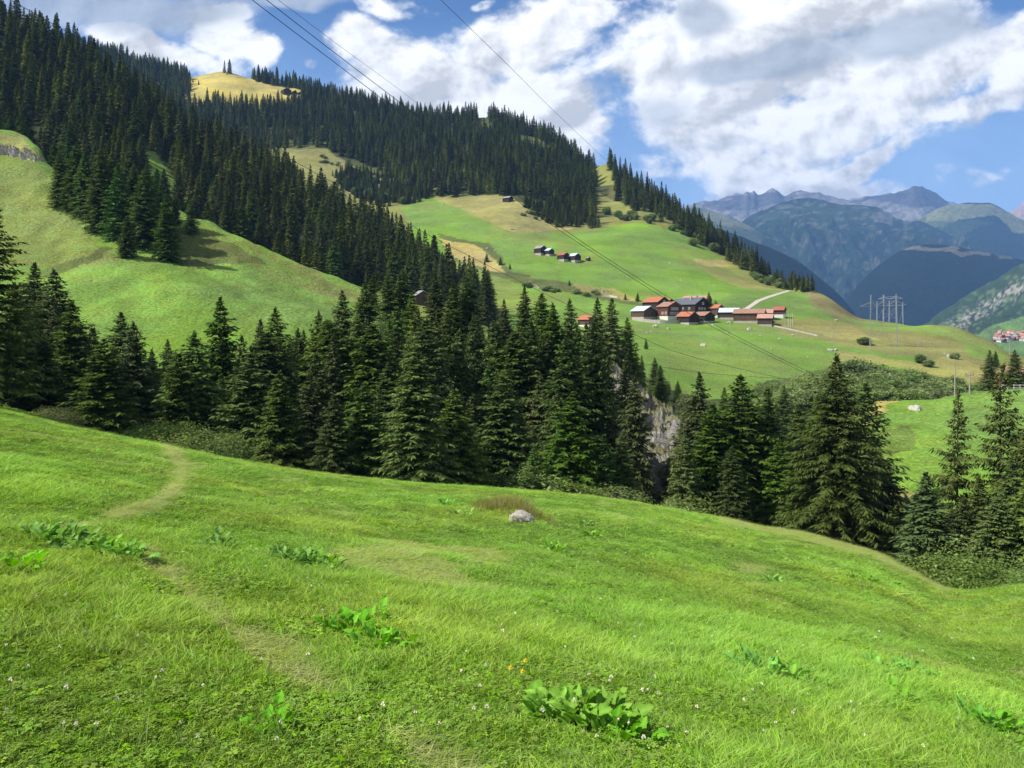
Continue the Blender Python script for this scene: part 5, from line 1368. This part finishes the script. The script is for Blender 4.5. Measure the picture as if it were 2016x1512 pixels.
# the rock face standing up out of the ravine
pxs = np.linspace(1165, 1405, 190)
def dispF(X, D, Z, PX):
    return 2.6 * fbm(X / 4 + D / 9, D / 3.0, 5, 300, .6, True) + 1.0 * fbm(X / 1.3, D / 1.0, 4, 301, .65)
rf = loft('rock_cliff', [
    ('z', (1165, -34, 86), (1290, -36, 80), (1405, -38, 80)),
    [(1165, 930, 92), (1230, 960, 90), (1290, 1000, 86), (1345, 985, 87), (1405, 1010, 86)],
    [(1165, 870, 97), (1230, 890, 96), (1290, 900, 92), (1345, 900, 92), (1405, 960, 90)],
    [(1165, 790, 106), (1230, 820, 104), (1290, 850, 101), (1345, 862, 100), (1405, 930, 95)],
    [(1165, 752, 114), (1205, 748, 115), (1235, 765, 114), (1270, 792, 112), (1310, 822, 110), (1345, 850, 108), (1365, 880, 105), (1405, 920, 100)],
    ('drop', 4, -2), ('drop', 14, -14)], pxs, [10, 50, 60, 50, 8, 6], dispF, None, rock_mat('ravine rock', (.13, .13, .13), (.46, .44, .40), 2.0, (.17, .165, .06), .55, .5), bvh=False)
rf['label'] = 'steep pale cliff with yellow grass ledges between the ravine spruces'; rf['category'] = 'cliff'; del rf['kind']

# ------------------------------------------------------------------ hamlet, barns, pylons, cables
def wood_mat(name, c, plank=3.2, vert=False):
    m, t, b, out = new_mat(name)
    tcn = t.new('ShaderNodeTexCoord'); s = t.sep(tcn.outputs['Object'])
    ln = t.math('SINE', t.math('MULTIPLY', t.math('ADD', s[0], s[1]) if vert else s[2], plank * 6.28))
    n = t.noise(t.vmath('MULTIPLY', tcn.outputs['Object'], (3, 3, .5) if vert else (.5, .5, 3)), 2.0, 5, .7)
    v = t.math('MULTIPLY', t.rng(ln, -.9, -.3, .45, 1.0), t.rng(n, .3, .7, .6, 1.45))
    t.l.new(t.hsv((*c, 1), .5, 1, v), b.inputs['Base Color'])
    bp = t.new('ShaderNodeBump'); bp.inputs['Strength'].default_value = .7; bp.inputs['Distance'].default_value = .06
    t.l.new(ln, bp.inputs['Height']); t.l.new(bp.outputs[0], b.inputs['Normal']); return m
def roof_mat(name, c, rough=.75, metal=0, ribs=2.2):
    m, t, b, out = new_mat(name)
    tcn = t.new('ShaderNodeTexCoord'); s = t.sep(tcn.outputs['Object'])
    ln = t.math('SINE', t.math('MULTIPLY', s[1], ribs * 6.28))
    n = t.noise(tcn.outputs['Object'], 1.1, 6, .7)
    v = t.math('MULTIPLY', t.rng(ln, -1, .2, .82, 1.0), t.rng(n, .3, .7, .72, 1.2))
    t.l.new(t.hsv((*c, 1), .5, 1, v), b.inputs['Base Color']); b.inputs['Roughness'].default_value = rough
    return m
WD = wood_mat('dark larch wood', (.040, .027, .020)); WB = wood_mat('weathered brown wood', (.115, .072, .045)); WV = wood_mat('upright boards', (.085, .060, .044), 2.4, True); WR = wood_mat('reddish stained wood', (.13, .05, .03))
RO = roof_mat('orange roof tiles', (.38, .14, .07)); RR = roof_mat('red roof sheet', (.32, .10, .075)); RB = roof_mat('pale blue sheet roof', (.50, .62, .72), .45); RS = roof_mat('slate roof', (.10, .11, .13)); RBR = roof_mat('brown tile roof', (.30, .17, .12)); RP = roof_mat('pinkish tile roof', (.42, .24, .185)); RG = roof_mat('grey shingle roof', (.27, .26, .25))
PW = plain('white plaster', (.58, .56, .52), .9, 1.5, .12); PST = plain('rubble stone', (.36, .33, .29), .95, 2.5, .45); M_glass = plain('window glass', (.03, .04, .05), .12, 1, .2, .6); M_wf = plain('white window frame', (.75, .74, .70), .7, 3, .08); M_dkdoor = plain('dark door boards', (.045, .03, .022), .85, 3, .3, stretch=(4, 1, 1))
M_con = plain('concrete', (.50, .47, .43), .9, 3, .2); M_steel = plain('galvanised steel', (.26, .27, .28), .5, 4, .2, .4, .3); M_dsteel = plain('far weathered steel', (.33, .35, .38), .6, 4, .15); M_cable = plain('cable', (.035, .035, .035), .6, 3, .1); M_ins = plain('brown insulator', (.07, .045, .04), .35, 3, .1); M_post = plain('grey wood post', (.30, .27, .23), .9, 4, .3, stretch=(1, 1, .2)); M_fence = plain('fence boards', (.33, .28, .22), .9, 4, .3)
M_gravel = plain('pale gravel road', (.40, .37, .31), .95, 2.5, .2)

def house(terr, px, py, w, l, h, rise, rot, wall, roof, label, base=None, bh=1.0, wins=(), swins=(), door=True, name='timber_house', cat='house', chimney=False, over=.5, d=None, hip=0):
    p = hit_px(terr, px, py)
    if p is None: print('no ground for', label); return
    e = empty(name, p, R(rot)); tag(e, label, cat)
    hw, hl = w / 2, l / 2
    zb = bh if base else 0
    # plinth
    if base: MB().box(-hw + .06, -hl + .06, -2.2, hw - .06, hl - .06, bh).build('base', base, e)
    # walls with gables
    b = MB(); z0 = zb if base else -2.0
    vs = [(-hw, -hl, z0), (hw, -hl, z0), (hw, hl, z0), (-hw, hl, z0), (-hw, -hl, zb + h), (hw, -hl, zb + h), (hw, hl, zb + h), (-hw, hl, zb + h), (0, -hl, zb + h + rise), (0, hl, zb + h + rise)]
    b.add(vs, [(0, 1, 5, 8, 4), (2, 3, 7, 9, 6), (1, 2, 6, 5), (3, 0, 4, 7), (0, 3, 2, 1)])
    # log ends proud of the corners
    for sx in (-1, 1):
        for sy in (-1, 1): b.box(sx * hw - .12, sy * hl - .12, z0 + .01, sx * hw + .12, sy * hl + .12, zb + h - .05)
    b.build('wall', wall, e)
    # roof: two slabs with thickness and overhang
    rb = MB(); t_ = .16; s = rise / hw; ov = over
    for sx in (-1, 1):
        xe = sx * (hw + ov); ze = zb + h - ov * s + .10; zr = zb + h + rise + .10
        y0, y1 = -hl - ov, hl + ov
        rb.add([(xe, y0, ze), (0, y0, zr), (0, y1, zr), (xe, y1, ze), (xe, y0, ze + t_), (0, y0, zr + t_), (0, y1, zr + t_), (xe, y1, ze + t_)],
               [(0, 1, 2, 3), (7, 6, 5, 4), (0, 4, 5, 1), (3, 2, 6, 7), (0, 3, 7, 4)])
    ro = rb.build('roof', roof, e)
    if chimney: MB().box(-hw * .35 - .3, -.3, zb + h + rise * .5, -hw * .35 + .3, .3, zb + h + rise + .9).build('chimney', PST, ro)
    def win(cx, cz, side, ww=.9, wh=.9):
        if side == 'f': M = Matrix.Translation((cx, -hl, cz))
        elif side == 'l': M = Matrix.Translation((-hw, cx, cz)) @ Matrix.Rotation(R(-90), 4, 'Z')
        f = MB()
        for (a0, b0, a1, b1) in ((-ww / 2 - .1, -wh / 2 - .1, ww / 2 + .1, -wh / 2), (-ww / 2 - .1, wh / 2, ww / 2 + .1, wh / 2 + .1), (-ww / 2 - .1, -wh / 2, -ww / 2, wh / 2), (ww / 2, -wh / 2, ww / 2 + .1, wh / 2), (-.04, -wh / 2, .04, wh / 2)):
            f.box(a0, -.09, b0, a1, .02, b1, M)
        fo = f.build('window', M_wf, e)
        MB().box(-ww / 2, -.035, -wh / 2, ww / 2, .02, wh / 2, M).build('pane', M_glass, fo)
    for cx, cz in wins: win(cx, cz, 'f')
    for cx, cz in swins: win(cx, cz, 'l')
    if door:
        do = MB().box(-.55 + hw * .3, -hl - .05, zb - (.0 if base is None else .0), .55 + hw * .3, -hl + .03, zb + min(2.0, h - .2)).build('door', M_dkdoor, e)
        MB().box(.3 + hw * .3, -hl - .10, zb + .95, .42 + hw * .3, -hl - .051, zb + 1.05).build('handle', M_steel, do)
    # hay-loft opening slots on the long side
    for k in range(max(2, int(l / 2.2))):
        y = -hl + 1.1 + k * 2.2
        if y < hl - .6 and not swins: MB().box(-hw - .035, y - .35, zb + h * .62, -hw + .03, y + .35, zb + h * .62 + .35).build('vent_slot', M_dkdoor, e)
    return e
V4 = lambda z: [(-2.6, z), (-.9, z), (.9, z), (2.6, z)]
H_ = 'main_hillside'
house(H_, 1268, 627, 8.6, 7.5, 2.7, 2.0, 38, WB, RB, 'wide brown barn with pale blue sheet roof at the left end of the hamlet', PST, .7, name='barn', cat='barn')
house(H_, 1292, 611, 8.5, 9.5, 3.4, 2.3, 38, WD, RO, 'tall dark house with orange roof behind the blue-roofed barn', PST, .5, [(-2, 2.6), (-.4, 2.6), (1.4, 2.6), (.2, 4.2)])
house(H_, 1311, 606, 5.5, 6.0, 2.6, 1.5, 38, WD, RO, 'small orange-roofed shed right of the tall dark house', None, name='shed', cat='shed')
house(H_, 1318, 628, 8.0, 7.0, 4.2, 2.0, 30, WR, RBR, 'red-brown chalet with white windows and a white base', PW, 1.3, [(-2.1, 2.5), (-.7, 2.5), (.9, 2.5), (2.1, 2.5), (-1.4, 4.5), (0, 4.5), (1.4, 4.5)], [(0, 2.6), (-2.2, 2.6)])
house(H_, 1340, 606, 5.0, 5.5, 2.6, 1.5, 38, WD, RS, 'small dark house with white-edged roof behind the chalet', None)
house(H_, 1366, 621, 10.5, 11.0, 4.2, 3.0, 35, WD, RS, 'largest house of the hamlet, dark wood under a slate roof', PW, .8, [(-2.4, 3.0), (-.6, 3.0), (1.2, 3.0), (3.0, 3.0), (0, 5.4)], [(-2, 3.0), (2, 3.0)], chimney=True)
house(H_, 1372, 606, 7, 12, 2.6, 2.2, 62, WB, RP, 'house with a long pinkish roof behind the slate one', PW, .8, chimney=True)
house(H_, 1354, 637, 6.6, 6.4, 2.6, 1.8, 40, WD, RO, 'bright orange-roofed barn at the front of the hamlet', PST, .5, name='barn', cat='barn')
house(H_, 1386, 634, 6.4, 6.2, 2.3, 1.5, 36, WD, RBR, 'low dark barn with brown roof next to the bright orange one', PST, .5, name='barn', cat='barn')
house(H_, 1409, 623, 4.6, 5.2, 3.2, 1.4, 40, WB, RO, 'narrow orange-roofed house right of the tall spruce', PW, .6, [(-.9, 2.6), (.7, 2.6)])
house(H_, 1436, 627, 5.0, 8.0, 2.4, 1.6, 66, WV, RB, 'low barn with whitish blue roof beside the gravel road', PST, .5, name='barn', cat='barn')
house(H_, 1500, 627, 6.5, 9.0, 2.4, 1.5, 68, WB, RP, 'pinkish-roofed barn behind the long brown one', None, name='barn', cat='barn')
house(H_, 1476, 634, 7.5, 12.5, 3.2, 1.7, 66, WB, RBR, 'longest barn, brown boards and brown roof, at the right of the hamlet', PST, .6, name='barn', cat='barn')
house(H_, 1507, 640, 5.5, 5.6, 2.6, 1.5, 66, WV, RP, 'small barn with pink-brown roof at the right end of the long barn', PST, .4, name='barn', cat='barn')
house(H_, 1535, 625, 4.2, 4.2, 2.0, 1.3, 58, WV, RR, 'lone little hut with red roof and white base right of the hamlet', PW, 1.4, name='hut', cat='hut')
house(H_, 1157, 643, 5.0, 6.0, 2.2, 1.5, 40, WB, RO, 'orange-roofed white house half hidden behind the ravine spruces', PW, .8)
for a in [(1064, 500, 5.2, 5.8, 2.9, 1.6, RG, 'largest field barn with grey roof, leftmost of the four on the slope'), (1081, 502, 4.0, 4.4, 2.2, 1.3, RB, 'small field barn with pale blue roof, second of the four on the slope'), (1109, 512, 4.6, 5.4, 2.4, 1.4, RR, 'field barn with red roof, third of the four on the slope'), (1131, 514, 5.0, 5.4, 2.5, 1.5, RB, 'field barn with bluish white roof, rightmost of the four on the slope')]:
    house(H_, a[0], a[1], a[2], a[3], a[4], a[5], 42, WD, a[6], a[7], PST, .4, name='field_barn', cat='barn', over=.35)
house(H_, 1158, 513, 1.8, 1.8, 1.4, .5, 40, WD, RG, 'tiny box-like shed right of the four field barns', None, name='shed', cat='shed', door=False, over=.15)
house(H_, 1000, 396, 5.5, 6, 2.2, 1.4, 55, WD, RG, 'lone dark hut at the forest edge above the tan field', None, name='hut', cat='hut')
house(H_, 563, 184, 9, 9, 3, 2.4, 40, WD, RG, 'largest dark hut on the yellow alp', None, name='hut', cat='hut')
house(H_, 579, 185, 5, 5, 2, 1.5, 40, WD, RG, 'middle one of the dark huts on the yellow alp', None, name='hut', cat='hut')
house(H_, 591, 186, 5, 5, 1.6, 1.3, 40, WD, RG, 'rightmost dark hut on the yellow alp', None, name='hut', cat='hut')
house('pasture_hillside', 829, 597, 3.2, 3.0, 1.6, 1.0, 25, WV, RG, 'small hut with a weathered grey roof between the ravine trees', None, name='hut', cat='hut', over=.3)
# roof ridge of the house behind the knoll
house('ravine_side', 2008, 775, 9, 7, 4.5, 2, 20, WR, RBR, 'reddish house half hidden behind the bluish spruce at the right edge', PW, 1)

# retaining wall in front of the hamlet
def along(name, terr, line, hgt, thick, mat, label, cat, dz=0.0, step=1.0, posts=None):
    pts = []
    for (x1, y1), (x2, y2) in zip(line[:-1], line[1:]):
        for t in np.linspace(0, 1, 8)[:-1]: pts.append(hit_px(terr, x1 + (x2 - x1) * t, y1 + (y2 - y1) * t))
    pts.append(hit_px(terr, *line[-1])); pts = [p for p in pts if p is not None]
    b = MB()
    n_ = len(pts)
    for i, p in enumerate(pts):
        tng = (pts[min(i + 1, n_ - 1)] - pts[max(0, i - 1)]); s = Vector((-tng.y, tng.x, 0)).normalized() * thick / 2
        b.v += [tuple(p - s + Vector((0, 0, -1.2))), tuple(p + s + Vector((0, 0, -1.2))), tuple(p + s + Vector((0, 0, hgt))), tuple(p - s + Vector((0, 0, hgt)))]
    for i in range(n_ - 1):
        a = i * 4; c = a + 4
        b.f += [(a, c, c + 3, a + 3), (a + 3, c + 3, c + 2, a + 2), (a + 2, c + 2, c + 1, a + 1)]
    b.f += [(0, 3, 2, 1), ((n_ - 1) * 4, (n_ - 1) * 4 + 1, (n_ - 1) * 4 + 2, (n_ - 1) * 4 + 3)]
    o = b.build(name, mat); tag(o, label, cat); return o
along('retaining_wall', H_, [(1246, 630), (1262, 633), (1300, 637), (1336, 637)], 1.3, .6, PST, 'long grey retaining wall in front of the hamlet', 'wall')
along('low_wall', H_, [(1186, 584), (1200, 584), (1216, 587)], .8, .5, M_con, 'short pale wall on the bank above the hamlet', 'wall')
along('stone_wall', H_, [(1510, 640), (1540, 646), (1580, 655), (1610, 662)], .5, .6, PST, 'low stone wall running right from the last barn', 'wall')
# gravel road
def ribbon(name, terr, line, w, mat, dz=.12):
    pts = []
    for (x1, y1), (x2, y2) in zip(line[:-1], line[1:]):
        for t in np.linspace(0, 1, 14)[:-1]:
            p = hit_px(terr, x1 + (x2 - x1) * t, y1 + (y2 - y1) * t)
            if p is not None: pts.append(p)
    b = MB(); n_ = len(pts)
    for i, p in enumerate(pts):
        tng = (pts[min(i + 1, n_ - 1)] - pts[max(0, i - 1)]); s = Vector((-tng.y, tng.x, 0)).normalized() * w / 2
        for k in (-1, -.33, .33, 1):
            q = p + s * k; zz = down([terr], q.x, q.y) or q.z; b.v.append((q.x, q.y, zz + dz))
    for i in range(n_ - 1):
        for k in range(3): a = i * 4 + k; b.f.append((a, a + 1, a + 5, a + 4))
    o = b.build(name, mat, smooth=True); tag(o, kind='structure'); return o
ribbon('gravel_road', H_, [(1456, 613), (1470, 608), (1482, 600), (1492, 593), (1510, 586), (1535, 578), (1556, 572)], 2.3, M_gravel)

# posts and poles
def pole(terr, px, py, top, r, label, mat=M_post, cross=False, cat='pole', d=None):
    p = hit_px(terr, px, py) if d is None else P(px, py, d)
    if p is None: return
    h = (py - top) / F * p.y
    e = empty('utility_pole', p); tag(e, label, cat)
    MB().tube([(0, 0, -1), (0, 0, h)], r, 8, r * .75).build('post', mat, e)
    if cross:
        MB().box(-.7, -.06, h - .7, .7, .06, h - .55).build('crossarm', mat, e)
        for s in (-.6, .6):
            MB().tube([(s, 0, h - .55), (s, 0, h - .3)], .05, 6).build('insulator', M_ins, e)
    else: MB().tube([(0, 0, h), (0, 0, h + .12)], r * 1.1, 8).build('cap', M_steel, e)
pole(H_, 1641, 690, 643, .10, 'lone pole between the two boulders above the alders', cross=True)
pole(H_, 1552, 643, 618, .09, 'left one of three pale poles right of the hut', M_con)
pole(H_, 1556, 643, 620, .09, 'middle one of three pale poles right of the hut', M_con)
pole(H_, 1560, 640, 617, .09, 'right one of three pale poles right of the hut', M_con)
pole(H_, 1545, 655, 615, .09, 'pole at the end of the low stone wall', cross=True)
pole(H_, 1447, 626, 604, .08, 'leftmost thin pole beside the gravel road barns', cross=True)
pole(H_, 1454, 630, 603, .08, 'thin pole in front of the long barn', cross=True)
pole(H_, 1463, 634, 604, .08, 'leaning-looking thin pole at the middle of the long barn')
pole(H_, 1424, 612, 596, .08, 'thin pole behind the narrow orange-roofed house')
pole('green_knoll', 1909, 776, 731, .13, 'grey pole standing behind the crest of the knoll', M_post, True)
pole('green_knoll', 1880, 781, 722, .11, 'thinner pole half hidden in the alders left of the grey one', M_post)
pole(H_, 1808, 694, 670, .10, 'thin pole on the olive slope right of the pylon')
pole(H_, 1988, 712, 672, .12, 'distant pole at the right end of the olive slope')
# fence on the knoll
p0 = hit_px('green_knoll', 1745, 790); p1 = hit_px('green_knoll', 1826, 790)
if p0 and p1:
    fe = empty('wooden_fence', p0); tag(fe, 'low grey wooden fence at the top of the green knoll', 'fence')
    dv = p1 - p0; nP = 8
    zs = []
    for k in range(nP):
        q = p0 + dv * (k / (nP - 1)); zz = (down(['green_knoll'], q.x, q.y) or q.z) - p0.z; zs.append((q - p0).to_2d().to_3d() + Vector((0, 0, zz)))
    for k, q in enumerate(zs): MB().box(q.x - .08, q.y - .08, q.z - .4, q.x + .08, q.y + .08, q.z + 1.05).build('post', M_fence, fe)
    for hh in (.35, .7, .98):
        b = MB()
        for a_, c_ in zip(zs[:-1], zs[1:]): b.tube([a_ + Vector((0, -.1, hh)), c_ + Vector((0, -.1, hh))], .055, 5)
        b.build('rail', M_fence, fe)
# light fence beside the reddish house
p0 = hit_px('green_knoll', 1972, 769)
if p0:
    fe = empty('garden_fence', p0); tag(fe, 'short pale garden fence at the right edge behind the knoll crest', 'fence')
    for k in range(7): MB().box(k * 1.0 - .04, -.04, -.4, k * 1.0 + .04, .04, 1.0).build('post', PW, fe)
    MB().box(-.1, -.07, .85, 6.1, -.041, .95).build('rail', PW, fe); MB().box(-.1, -.07, .4, 6.1, -.041, .5).build('rail', PW, fe)

# pylons: outline taken as flat frame, built as a two-plane lattice at its own distance
def pylon(d, legs, beam, xb, label, mat, r, ins, feet, hor=(), tops=()):
    S = 9.45
    def q(zx, zy, k=0): return P(1660 + zx / S, 560 + zy / S, d) + Vector((0, k, 0)) - org
    org = Vector((0, 0, 0)); org = P(1660 + legs[0][2] / S, 560 + legs[0][3] / S, d)
    e = empty('pylon', org); tag(e, label, 'pylon')
    dep = r * 5
    for (a, b_, c, dd) in legs:
        b = MB(); n_ = 9
        for k in (-dep, dep): b.tube([q(a, b_, k), q(c, dd, k)], r * 1.25, 6)
        for i in range(n_):
            t0, t1 = i / n_, (i + 1) / n_; s = dep if i % 2 else -dep
            b.tube([q(a + (c - a) * t0, b_ + (dd - b_) * t0, s), q(a + (c - a) * t1, b_ + (dd - b_) * t1, -s)], r * .5, 4)
        b.build('leg', mat, e)
    for nm, segs in (('crossbeam', beam), ('brace', xb)):
        if not segs: continue
        b = MB()
        for (a, b_, c, dd) in segs:
            for k in ((-dep, dep) if nm == 'crossbeam' else (0,)): b.tube([q(a, b_, k), q(c, dd, k)], r * (.8 if nm == 'crossbeam' else .7), 5)
        b.build(nm, mat, e)
    for (a, b_) in ins:
        b = MB()
        for i in range(6): b.tube([q(a, b_ + i * 9), q(a, b_ + i * 9 + 5)], r * 3.2, 8)
        b.tube([q(a, b_ - 12), q(a, b_ + 75)], r * .7, 5)
        b.build('insulator', M_ins, e)
    for (a, b_) in feet:
        c = q(a, b_); MB().box(c.x - .9, c.y - .9, c.z - 2.5, c.x + .9, c.y + .9, c.z + .45).build('foot', M_con, e)
    return e
pl_ = hit_px(H_, 1712, 682); dP = pl_.y if pl_ else 300
pylon(min(max(dP, 250), 330), [(515, 190, 497, 1150), (985, 170, 1015, 1345)],
      [(320, 410, 1170, 378), (515, 328, 985, 305), (320, 410, 515, 328), (985, 305, 1170, 378), (515, 328, 620, 392), (620, 392, 740, 320), (740, 320, 850, 382), (850, 382, 960, 308)],
      [(515, 475, 620, 392), (850, 382, 978, 462), (978, 470, 740, 800), (740, 800, 500, 1145), (512, 490, 740, 800), (740, 800, 1012, 1320), (508, 805, 1000, 805), (740, 545, 980, 545), (510, 648, 620, 648), (870, 628, 990, 628), (620, 965, 505, 830), (925, 1120, 1008, 1000), (925, 1120, 1010, 1125)],
      'tall steel lattice pylon standing above the alder thicket', M_steel, .062, [(335, 425), (742, 405), (1152, 395)], [(490, 1175), (1016, 1350)])
pylon(470, [(752, 190, 745, 900), (985, 190, 990, 900)], [(655, 272, 1100, 262), (752, 235, 985, 222), (655, 272, 752, 235), (985, 222, 1100, 262), (752, 235, 865, 268), (865, 268, 985, 222)],
      [(752, 420, 985, 640), (985, 420, 752, 640)], 'fainter pylon seen behind the tall one, its beam higher in view', M_dsteel, .10, [(680, 285), (1080, 280)], [])
pylon(600, [(630, 330, 622, 900), (858, 300, 850, 900), (1105, 330, 1115, 900)], [(610, 400, 1130, 390)], [(740, 470, 560, 760), (1100, 500, 1030, 760)], 'faintest pylon behind, with three thin masts', M_dsteel, .10, [], [])

# cables
def cable(pts, r, label):
    pts = [P(*p) for p in pts]; out = []
    n_ = len(pts)
    for i in range(n_ - 1):
        p0, p1, p2, p3 = pts[max(i - 1, 0)], pts[i], pts[i + 1], pts[min(i + 2, n_ - 1)]
        for t in np.linspace(0, 1, 9)[:-1]:
            out.append(.5 * ((2 * p1) + (-p0 + p2) * t + (2 * p0 - 5 * p1 + 4 * p2 - p3) * t * t + (-p0 + 3 * p1 - 3 * p2 + p3) * t ** 3))
    out.append(pts[-1])
    o = MB().tube(out, r, 5).build('cable', M_cable); tag(o, label, 'cable', 'cables spanning the valley'); return o
cable([(330, -135, 92), (400, -80, 100), (497, 0, 112), (672, 133, 130), (840, 262, 150), (1012, 391, 170), (1172, 500, 190), (1384, 633, 212), (1557, 721, 228), (1640, 760, 236)], .055, 'lower left cable of the close pair crossing the hamlet')
cable([(360, -135, 92), (430, -78, 100), (525, 0, 112), (672, 114, 130), (850, 250, 150), (1028, 391, 170), (1186, 503, 190), (1402, 636, 212), (1562, 718, 228), (1645, 755, 236)], .055, 'upper right cable of the close pair crossing the hamlet')
cable([(440, -80, 240), (548, 0, 260), (672, 93, 330), (775, 168, 420), (860, 232, 520), (960, 300, 640)], .07, 'thin cable just right of the close pair against the clouds')
cable([(760, -100, 240), (868, 0, 260), (1005, 133, 330), (1085, 213, 400), (1179, 302, 520), (1240, 360, 620)], .08, 'single cable crossing the big white cloud')
cable([(-80, -50, 120), (20, 0, 130), (110, 50, 140), (273, 140, 155), (400, 210, 165), (540, 295, 176), (670, 367, 186), (739, 403, 190), (839, 460, 196), (985, 535, 204), (1125, 603, 212), (1252, 660, 220), (1344, 697, 226), (1517, 740, 236), (1600, 755, 240)], .055, 'long cable running down in front of the wooded spur')
cable([(-100, 150, 120), (0, 195, 130), (107, 245, 138), (250, 308, 146), (377, 367, 154), (500, 418, 160), (553, 443, 163), (672, 497, 170), (749, 528, 176), (959, 610, 190), (1160, 690, 205), (1344, 729, 218), (1517, 744, 232), (1620, 752, 240)], .045, 'thinnest, lowest cable, crossing the pasture shoulder')

# far village on the valley side
VM = {}
def village_house(px, py, w, l, h, rot, wall, roof, label, group):
    p = hit_px('valley_side', px, py)
    if p is None: return
    e = empty('village_house', p, R(rot)); tag(e, label, 'house', group)
    key = (wall.name, roof.name)
    if key not in VM:
        a = MB().add([(-1, -1, -.8), (1, -1, -.8), (1, 1, -.8), (-1, 1, -.8), (-1, -1, 1), (1, -1, 1), (1, 1, 1), (-1, 1, 1), (0, -1, 1.6), (0, 1, 1.6)], [(0, 1, 5, 8, 4), (2, 3, 7, 9, 6), (1, 2, 6, 5), (3, 0, 4, 7)])
        b = MB()
        for sx in (-1, 1): b.add([(sx * 1.15, -1.15, .93), (0, -1.15, 1.66), (0, 1.15, 1.66), (sx * 1.15, 1.15, .93), (sx * 1.15, -1.15, 1.0), (0, -1.15, 1.75), (0, 1.15, 1.75), (sx * 1.15, 1.15, 1.0)], [(0, 1, 2, 3), (7, 6, 5, 4), (0, 4, 5, 1), (3, 2, 6, 7), (0, 3, 7, 4)])
        ms = []
        for bb, m in ((a, wall), (b, roof)):
            me = bpy.data.meshes.new('house_part'); me.from_pydata(bb.v, [], bb.f); me.materials.append(m); me.update(); ms.append(me)
        VM[key] = ms
    e.scale = (w / 2, l / 2, h)
    link('wall', VM[key][0], e); link('roof', VM[key][1], e)
g = np.random.default_rng(17)
k = 0
for row_, (y_, n_) in enumerate([(657, 7), (662, 9), (667, 10), (672, 8)]):
    for i in range(n_):
        px = 1955 + (68 / n_) * (i + g.uniform(.1, .9)) + (3 - row_) * 2; py = y_ + g.uniform(-2, 2)
        wall = [PW, PW, WB][int(g.integers(0, 3))]; roof = [RBR, RBR, RO, RS, RP][int(g.integers(0, 5))]
        village_house(px, py, g.uniform(7, 11), g.uniform(7, 11), g.uniform(4, 6), g.uniform(0, 90), wall, roof, 'tiny far house in the village on the valley floor at right', 'houses of the far village')

# ------------------------------------------------------------------ haze: the valley air
lo, hi = np.full(3, 1e9), np.full(3, -1e9)
for o_ in col.objects:
    if o_.type == 'MESH' and o_.parent is None and o_.get('kind') == 'structure':
        a_ = np.empty(len(o_.data.vertices) * 3, np.float32); o_.data.vertices.foreach_get('co', a_); a_ = a_.reshape(-1, 3)
        lo = np.minimum(lo, a_.min(0)); hi = np.maximum(hi, a_.max(0))
print('bounds', lo, hi)
hz = MB().box(lo[0] - 5, min(lo[1], -57) - 3, lo[2] - 1, hi[0] + 5, hi[1] + 5, hi[2] + 4)
HM = bpy.data.materials.new('haze'); HM.use_nodes = True
ht = NT(HM.node_tree); ht.n.clear()
ho = ht.new('ShaderNodeOutputMaterial'); pv_ = ht.new('ShaderNodeVolumePrincipled')
pv_.inputs['Color'].default_value = (.23, .47, .93, 1)
pv_.inputs['Density'].default_value = 7.5e-5
pv_.inputs['Anisotropy'].default_value = 0.0
ht.l.new(pv_.outputs[0], ho.inputs['Volume'])
hzo = hz.build('haze', HM)
tag(hzo, kind='stuff')
